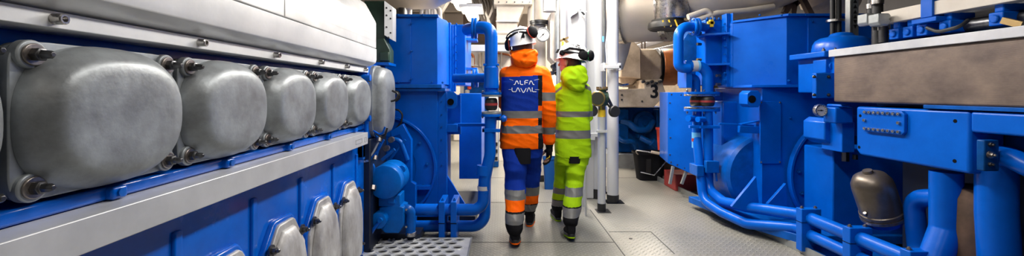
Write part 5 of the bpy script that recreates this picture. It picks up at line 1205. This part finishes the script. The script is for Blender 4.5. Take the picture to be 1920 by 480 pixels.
# hair under the helmet
bm = BM(); ell(bm, hc+Vector((-.01,-.03,-.01)), (.095,.10,.12), 28)
h = remesh(bm, .006, 2); obj('hair', h, 'hair', pa, ang=180)
hh, P, r_, f_, u_ = helmet(pa, hc+Vector((-.005,-.01,.034)), .132, f1, math.radians(-7))
c_l, c_r = P(-1.08,-.15,-.08), P(.95,-.72,.52)
cup(hh, c_l, -r_-f_*.3, .052); cup(hh, c_r, r_*.9-f_*.45+u_*.25, .058)
bm = BM(); arc = [c_l] + [P(-1.04*math.cos(a), -.55-.35*math.sin(a), -.0+.58*math.sin(a)) for a in (0.25,.6,.95,1.3,1.6,1.9,2.2,2.5)] + [c_r]
tube(bm, arc, .011, 8); obj('head_band', bm, 'cloth', hh)
bm = BM(); arc2 = [p_+u_*.028-f_*.004 for p_ in arc[1:-1]]; tube(bm, arc2, .006, 8); obj('head_band_wire', bm, 'cloth', hh)
bm = BM(); q_ = P(.30,-1.02,.30); rb = []
prism(bm, [(q_.x-.018,q_.z-.02),(q_.x+.016,q_.z-.014),(q_.x+.01,q_.z+.022),(q_.x-.006,q_.z+.022)], 'y', q_.y-.012, q_.y+.01); obj('strap_lock', bm, 'cloth', hh)
# glove
bm = BM(); hand(bm, wR+Vector((.002,.0,-.05)), (-.05,.15,-1), (-.35,1,0), (-1,-.2,0), 1.14, .45); limb(bm, [wR+Vector((0,0,.0)), wR+Vector((0,0,-.04))], [.042,.036]); gl = obj('glove', remesh(bm, .004, 1), 'cloth', pa, ang=180)
bm = BM(); w_ = wR+Vector((-.005,-.025,-.10)); tube(bm, [w_+Vector((.022,.0,-.0)), w_+Vector((.0,-.002,-.045)), w_+Vector((-.022,.01,-.06))], .005, 8); obj('glove_stripe', bm, 'yellow', gl)
# trousers
bm = BM()
torso(bm, [(.72,.195,3.99,.17,.115,2.6),(.80,.195,3.99,.178,.13,2.5),(.90,.195,4.0,.175,.125,2.4),(.98,.195,4.0,.16,.11,2.4)])
limb(bm, [hipL+Vector((.0,0,-.06)), kneeL+Vector((0,0,.10)), kneeL, kneeL*.4+ankL*.6, ankL+Vector((0,-.0,.04)), ankL+Vector((0,-.01,.01))], [.115,.105,.098,.090,.080,.070])
limb(bm, [hipR+Vector((.0,0,-.06)), kneeR+Vector((0,0,.10)), kneeR, kneeR*.4+ankR*.6, ankR+Vector((0,-.0,.05))], [.108,.098,.088,.082,.064])
t_ = remesh(bm, .006, 5); wrinkle(t_, .012, (8,8,11), 9.)
tr = obj('trousers', t_, None, pa, ang=180, mats=['navy','orange','refl','cloth'])
def paint_leg(p, near_left, bands, xmid):
    for (left, lst) in bands:
        if (p.x < xmid) == left:
            for z0, z1, mi in lst:
                if z0 <= p.z < z1: return mi
    return 0
paint(tr, lambda p: paint_leg(p, True, ((True, ((.375,.455,2),(.29,.375,1),(.275,.29,3),(.195,.275,2),(0,.195,3))), (False, ((.33,.415,2),(.245,.33,1),(.235,.245,3),(.16,.235,2),(0,.16,3)))), .21))
bm = BM(); torso(bm, [(.68,.192,3.915,.075,.085,4),(.82,.192,3.905,.08,.065,4)], 24); obj('rear_pocket', bm, 'cloth', tr)
shoe(pa, (.118,3.62,.032), (.02,1), math.radians(10), 1.02, 'orange')
shoe(pa, (.275,4.20,.004), (.12,1), 0., 1.02, 'orange')
# lettering on the back, projected onto the jacket
def projected(parent, jacket, strokes, scale, ox, oz, width, name, m, dep=.003, sup_=4):
    o0 = ROOT[jacket.name]; b = bmesh.new(); b.from_mesh(jacket.data); bvh = BVHTree.FromBMesh(b)
    bm = BM()
    for st in strokes:
        pts = []
        for (x0, y0), (x1, y1) in zip(st, st[1:]):
            for k in range(sup_): pts.append((x0+(x1-x0)*k/sup_, y0+(y1-y0)*k/sup_))
        pts.append(st[-1]); row = []
        for i, (x, y) in enumerate(pts):
            a = Vector(pts[max(i-1,0)]); c = Vector(pts[min(i+1,len(pts)-1)]); t = (c-a).normalized(); nrm = Vector((-t.y, t.x))*width/2
            vs = []
            for s in (1, -1):
                q = Vector((ox+x*scale+nrm.x*s, 3.0, oz+y*scale+nrm.y*s))
                hit = bvh.ray_cast(q-o0, Vector((0,1,0)))
                yy = (hit[0]+o0).y if hit[0] else 3.86
                vs.append((q.x, yy, q.z))
            row.append(vs)
        R = []
        for (u, v) in row: R.append([Vector(u)-Vector((0,dep,0)), Vector(v)-Vector((0,dep,0)), Vector(v)+Vector((0,.004,0)), Vector(u)+Vector((0,.004,0))])
        loft(bm, R)
    b.free()
    return obj(name, bm, m, parent)
_unused = lambda x: [[(x,0),(x+.35,.75),(x+.55,.95),(x+.75,.75),(x+.9,.35)], [(x+.3,.22),(x+.62,.22)]]
st = []
# upper word
st += [[(0,.0),(.25,.0),(.55,.75),(.75,.75),(1.0,.1)]]
st += [[(1.35,.85),(1.35,.2),(1.5,.0),(1.95,.0)]]
st += [[(2.3,.0),(2.3,.65),(2.45,.85),(3.0,.85)], [(2.45,.4),(2.9,.4)]]
st += [[(3.2,.0),(3.5,.75),(3.7,.75),(4.05,.0),(4.3,.0)]]
st += [[(-.9,1.15),(-.1,.85)], [(4.3,.9),(5.3,1.15)]]
# lower word
dy = -1.5; dx = -.15
lw = [[(-.2,.85),(-.2,.2),(0,.0),(.6,.0)], [(.6,.0),(.95,.8),(1.1,.8),(1.45,.0)], [(1.6,.75),(2.1,-.15),(2.25,-.15),(2.75,.75)], [(2.9,.0),(3.2,.8),(3.4,.8),(3.75,.0)], [(4.0,.9),(4.0,.15),(4.2,.0),(4.9,.0)], [(-.9,.45),(-.35,.45)], [(4.6,.45),(5.5,.4)]]
st += [[(x+dx, y+dy) for x, y in s] for s in lw]
thin0 = ((-.9,1.15),(4.3,.9),(-.9+dx,.45+dy),(4.6+dx,.45+dy))
isthin = lambda q: any(abs(q[0][0]-t[0])+abs(q[0][1]-t[1]) < 1e-6 for t in thin0)
thick = [q for q in st if not isthin(q)]
projected(jk, jk, thick, .0435, .112, 1.395, .0062, 'back_lettering', 'logo')
projected(jk, jk, [q for q in st if isthin(q)], .0435, .112, 1.395, .0022, 'back_lettering', 'logo')

# ------------------------------------------------ person in yellow green
pb_ = thing('person', 'shorter person in lime yellow work suit, white helmet and green ear defenders', 'person', (.68, 4.15, 0))
Y2 = 4.15
hc = Vector((.655, 4.15, 1.615)); f2 = Vector((-.82, .57, 0)).normalized()
sL, eL, wL = Vector((.56,4.15,1.36)), Vector((.53,4.2,1.10)), Vector((.52,4.35,.95))
sR, eR, wR = Vector((.81,4.15,1.36)), Vector((.835,4.17,1.08)), Vector((.79,4.38,1.0))
hipL, kneeL, ankL = Vector((.62,4.16,.78)), Vector((.61,4.26,.45)), Vector((.585,4.42,.10))
hipR, kneeR, ankR = Vector((.74,4.14,.78)), Vector((.70,4.08,.46)), Vector((.628,3.86,.14))
bm = BM()
torso(bm, [(.74,.68,Y2,.14,.10,2.4),(.9,.68,Y2,.13,.10,2.4),(1.12,.685,Y2,.145,.10,2.4),(1.32,.69,Y2,.15,.10,2.4),(1.39,.685,Y2,.10,.08,2.2),(1.43,.68,Y2,.055,.055,2)])
limb(bm, [(.68,4.15,1.37),(.665,4.16,1.54)], [.052,.050]); head(bm, hc, f2, .98)
for s_, e_, w_ in ((sL,eL,wL),(sR,eR,wR)): limb(bm, [s_, e_, w_], [.048,.037,.027])
for h_, k_, a_ in ((hipL,kneeL,ankL),(hipR,kneeR,ankR)): limb(bm, [h_+Vector((0,0,-.07)), k_+Vector((0,0,.08)), k_, a_], [.07,.052,.042,.034])
hand(bm, wR+Vector((-.01,.05,0)), (-.3,1,0), (-.7,0,.7), (-.6,.2,-.7), .92, .6); hand(bm, wL+Vector((.0,.05,-.01)), (.1,1,-.3), (.7,0,.7), (.6,.2,-.7), .92, .6)
obj('body', remesh(bm, .0045, 2), 'skin', pb_, ang=180)
bm = BM()
torso(bm, [(.70,.695,4.14,.172,.13,2.6),(.74,.695,4.15,.176,.135,2.6),(.88,.695,4.15,.170,.130,2.6),(1.05,.695,4.15,.163,.122,2.6),(1.22,.695,4.15,.160,.12,2.6),(1.33,.69,4.15,.158,.115,2.5),(1.40,.685,4.15,.130,.10,2.4),(1.44,.68,4.15,.09,.085,2.1),(1.47,.675,4.15,.07,.075,2)])
limb(bm, [sL+Vector((.012,0,-.01)), eL, wL], [.068,.062,.045]); limb(bm, [sR+Vector((-.012,0,-.01)), eR, wR], [.070,.064,.046])
j = remesh(bm, .006, 6); wrinkle(j, .011, seed=21., mask=lambda c: .7)
jk2 = obj('jacket', j, None, pb_, ang=180, mats=['lime','refl','cloth'])
def paint2(p):
    z = p.z
    if 1.09 < z < 1.145 and p.y < 4.32: return 1
    if .885 < z < .965: return 1
    if p.x > .775 and 1.34 < z-(.0-p.x)*.0 and z < 1.40 and 1.335+(.86-p.x)*.5 < z < 1.375+(.86-p.x)*.5: return 1
    if p.x < .58 and 1.36 < z+(p.x-.58)*-.8 < 1.385: return 1
    return 0
paint(jk2, paint2)
bm = BM()
ell(bm, (.690,4.11,1.475), (.115,.11,.11), 28); ell(bm, (.705,4.045,1.455), (.122,.060,.10), 28); ell(bm, (.715,4.035,1.38), (.085,.04,.05), 24); ell(bm, (.745,4.06,1.52), (.075,.06,.07), 24)
h = remesh(bm, .006, 5); wrinkle(h, .016, (9,9,14), 14.); obj('hood', h, 'lime', pb_, ang=180)
bm = BM(); ell(bm, hc+Vector((.040,-.012,.0)), (.082,.090,.115), 28); ell(bm, hc+Vector((.0,-.040,.055)), (.070,.055,.05), 20)
obj('hair', remesh(bm, .006, 2), 'hair', pb_, ang=180)
hh, P, r_, f_, u_ = helmet(pb_, hc+Vector((.036,-.0,.042)), .140, f2, math.radians(8))
# f2 faces left: rear side of the helmet is at +x; the side facing the camera carries the ear defenders' mount
def side(x, y, z):                         # x towards the camera side
    s = -1 if r_.y > 0 else 1
    return P(s*x, y, z)
cd = Vector((.25,-1,.05))
c1 = Vector((.773,4.03,1.672)); cup(hh, c1, cd, .052, 'cloth', 'cupgreen'); c2 = Vector((.855,4.08,1.675)); cup(hh, c2, Vector((.9,-.55,0)), .052, 'cloth', 'cupgreen')
bm = BM(); tube(bm, [side(.93,.35,.25), side(.99,-.0,.22), c1+Vector((-.05,.0,.02)), c1], .013, 8); tube(bm, [side(.93,.35,.25), side(.9,-.2,.5), side(.5,-1.0,.4), c2], .010, 8); obj('head_band', bm, 'cloth', hh)
bm = BM(); p_ = side(.93,.30,.20); lathe(bm, [(0,.015),(.022,.015),(.028,-.0),(.028,-.02)], p_, cd, 16); obj('mount', bm, 'cloth', hh)
bm = BM()
for k in range(2): a = side(.90,.72+.10*k,.20); b_ = side(.86,.60+.10*k,.48); bar(bm, a+Vector((0,-.006,0)), b_+Vector((0,-.006,0)), .006, .012)
obj('helmet_mark', bm, 'ink', hh)
for k in range(3):
    bm = BM(); a = side(.72-.05*k,-.25-.22*k,.80-.1*k); b_ = side(.75-.05*k,-.42-.22*k,.72-.1*k); tube(bm, [a, b_], .005, 8); obj('vent', bm, 'ink', hh)
bm = BM(); a = hc+f2*.085+Vector((0,-.035,.022)); tube(bm, fillet([hc+f2*.02+Vector((0,-.075,.02)), hc+f2*.07+Vector((0,-.06,.02)), hc+f2*.10+Vector((0,-.01,.02))], .03), .003, 6)
ell(bm, hc+f2*.092+Vector((0,-.03,.015)), (.008,.02,.018), 14); obj('safety_glasses', bm, 'grey', pb_)
bm = BM()
torso(bm, [(.63,.685,4.14,.155,.11,2.6),(.72,.685,4.14,.162,.12,2.5),(.82,.685,4.14,.155,.11,2.4)])
limb(bm, [hipL+Vector((0,0,-.07)), kneeL+Vector((0,0,.08)), kneeL, kneeL*.4+ankL*.6, ankL+Vector((0,0,.04))], [.095,.082,.078,.074,.060])
limb(bm, [hipR+Vector((0,0,-.07)), kneeR+Vector((0,0,.08)), kneeR, kneeR*.4+ankR*.6, ankR+Vector((0,0,.035))], [.100,.092,.088,.086,.072])
t_ = remesh(bm, .006, 5); wrinkle(t_, .012, (8,8,11), 31.)
tr = obj('trousers', t_, None, pb_, ang=180, mats=['lime','refl','cloth'])
def paint3(p):
    t1, d1 = seg_t(p, kneeL, ankL); t2, d2 = seg_t(p, kneeR, ankR)
    if d2 < d1: L_ = ((.36,.435,1),(.275,.285,2),(.20,.275,1),(0,.20,2))
    else: L_ = ((.31,.375,1),(.235,.243,2),(.165,.235,1),(0,.165,2))
    for z0, z1, mi in L_:
        if z0 <= p.z < z1: return mi
    return 0
paint(tr, paint3)
bm = BM(); torso(bm, [(.655,.690,4.075,.058,.07,4),(.72,.690,4.065,.062,.06,4)], 24); obj('rear_pocket', bm, 'cloth', tr)
shoe(pb_, (.625,3.78,.030), (.02,1), math.radians(10), .98, 'lime')
shoe(pb_, (.585,4.37,.004), (-.05,1), 0., .98, 'lime')

# ================================================================== light
def lamp(x, y, z, sx, sy, e, col=(1,.97,.92), n=1, lab='', fix=True):
    d = bpy.data.lights.new('lamp_light', 'AREA'); d.shape = 'RECTANGLE'; d.size = sx; d.size_y = sy; d.energy = e; d.color = col
    if fix:
        t = thing('ceiling_lamp', lab, 'lamp', (x, y, z))
        bm = BM(); box(bm, x-sx/2-.03, x+sx/2+.03, y-sy/2-.03, y+sy/2+.03, z+.02, z+.09); obj('housing', bm, 'white', t)
        o = bpy.data.objects.new('lamp_light', d); COL.objects.link(o); o.parent = t
    else:
        o = bpy.data.objects.new('lamp_light', d); COL.objects.link(o); o.location = (x, y, z)
places = ['over the walkway beside the near engines','over the walkway in front of the people','over the walkway above the people','over the walkway beyond the people','over the far end of the walkway','above the far turbocharger','above far left machinery', 'behind the viewer']
for i, (x, y, e, sx, sy) in enumerate(((.7,1.5,30,.25,1.1),(.7,3.2,42,.25,1.1),(.75,4.7,118,.25,1.1),(.95,6.4,150,.35,1.3),(.9,9.6,180,.6,1.3),(3.2,9.2,180,.6,1.3),(-1.8,8.6,150,.6,1.3),(.7,-1.8,12,.25,1.3))):
    lamp(x, y, 2.98 if y < 5 and y > 0 else 3.30, sx, sy, e, lab='long ceiling lamp '+places[i], col=(1,.96,.90) if i < 3 else (1,.90,.78))
w = bpy.data.worlds.new('world'); scene.world = w; w.use_nodes = True
w.node_tree.nodes['Background'].inputs['Color'].default_value = (.6,.65,.75,1); w.node_tree.nodes['Background'].inputs['Strength'].default_value = .12
vs_ = scene.view_settings; vs_.view_transform = 'Standard'; vs_.look = 'None'; vs_.gamma = 1; vs_.exposure = 0.4; vs_.use_curve_mapping = False
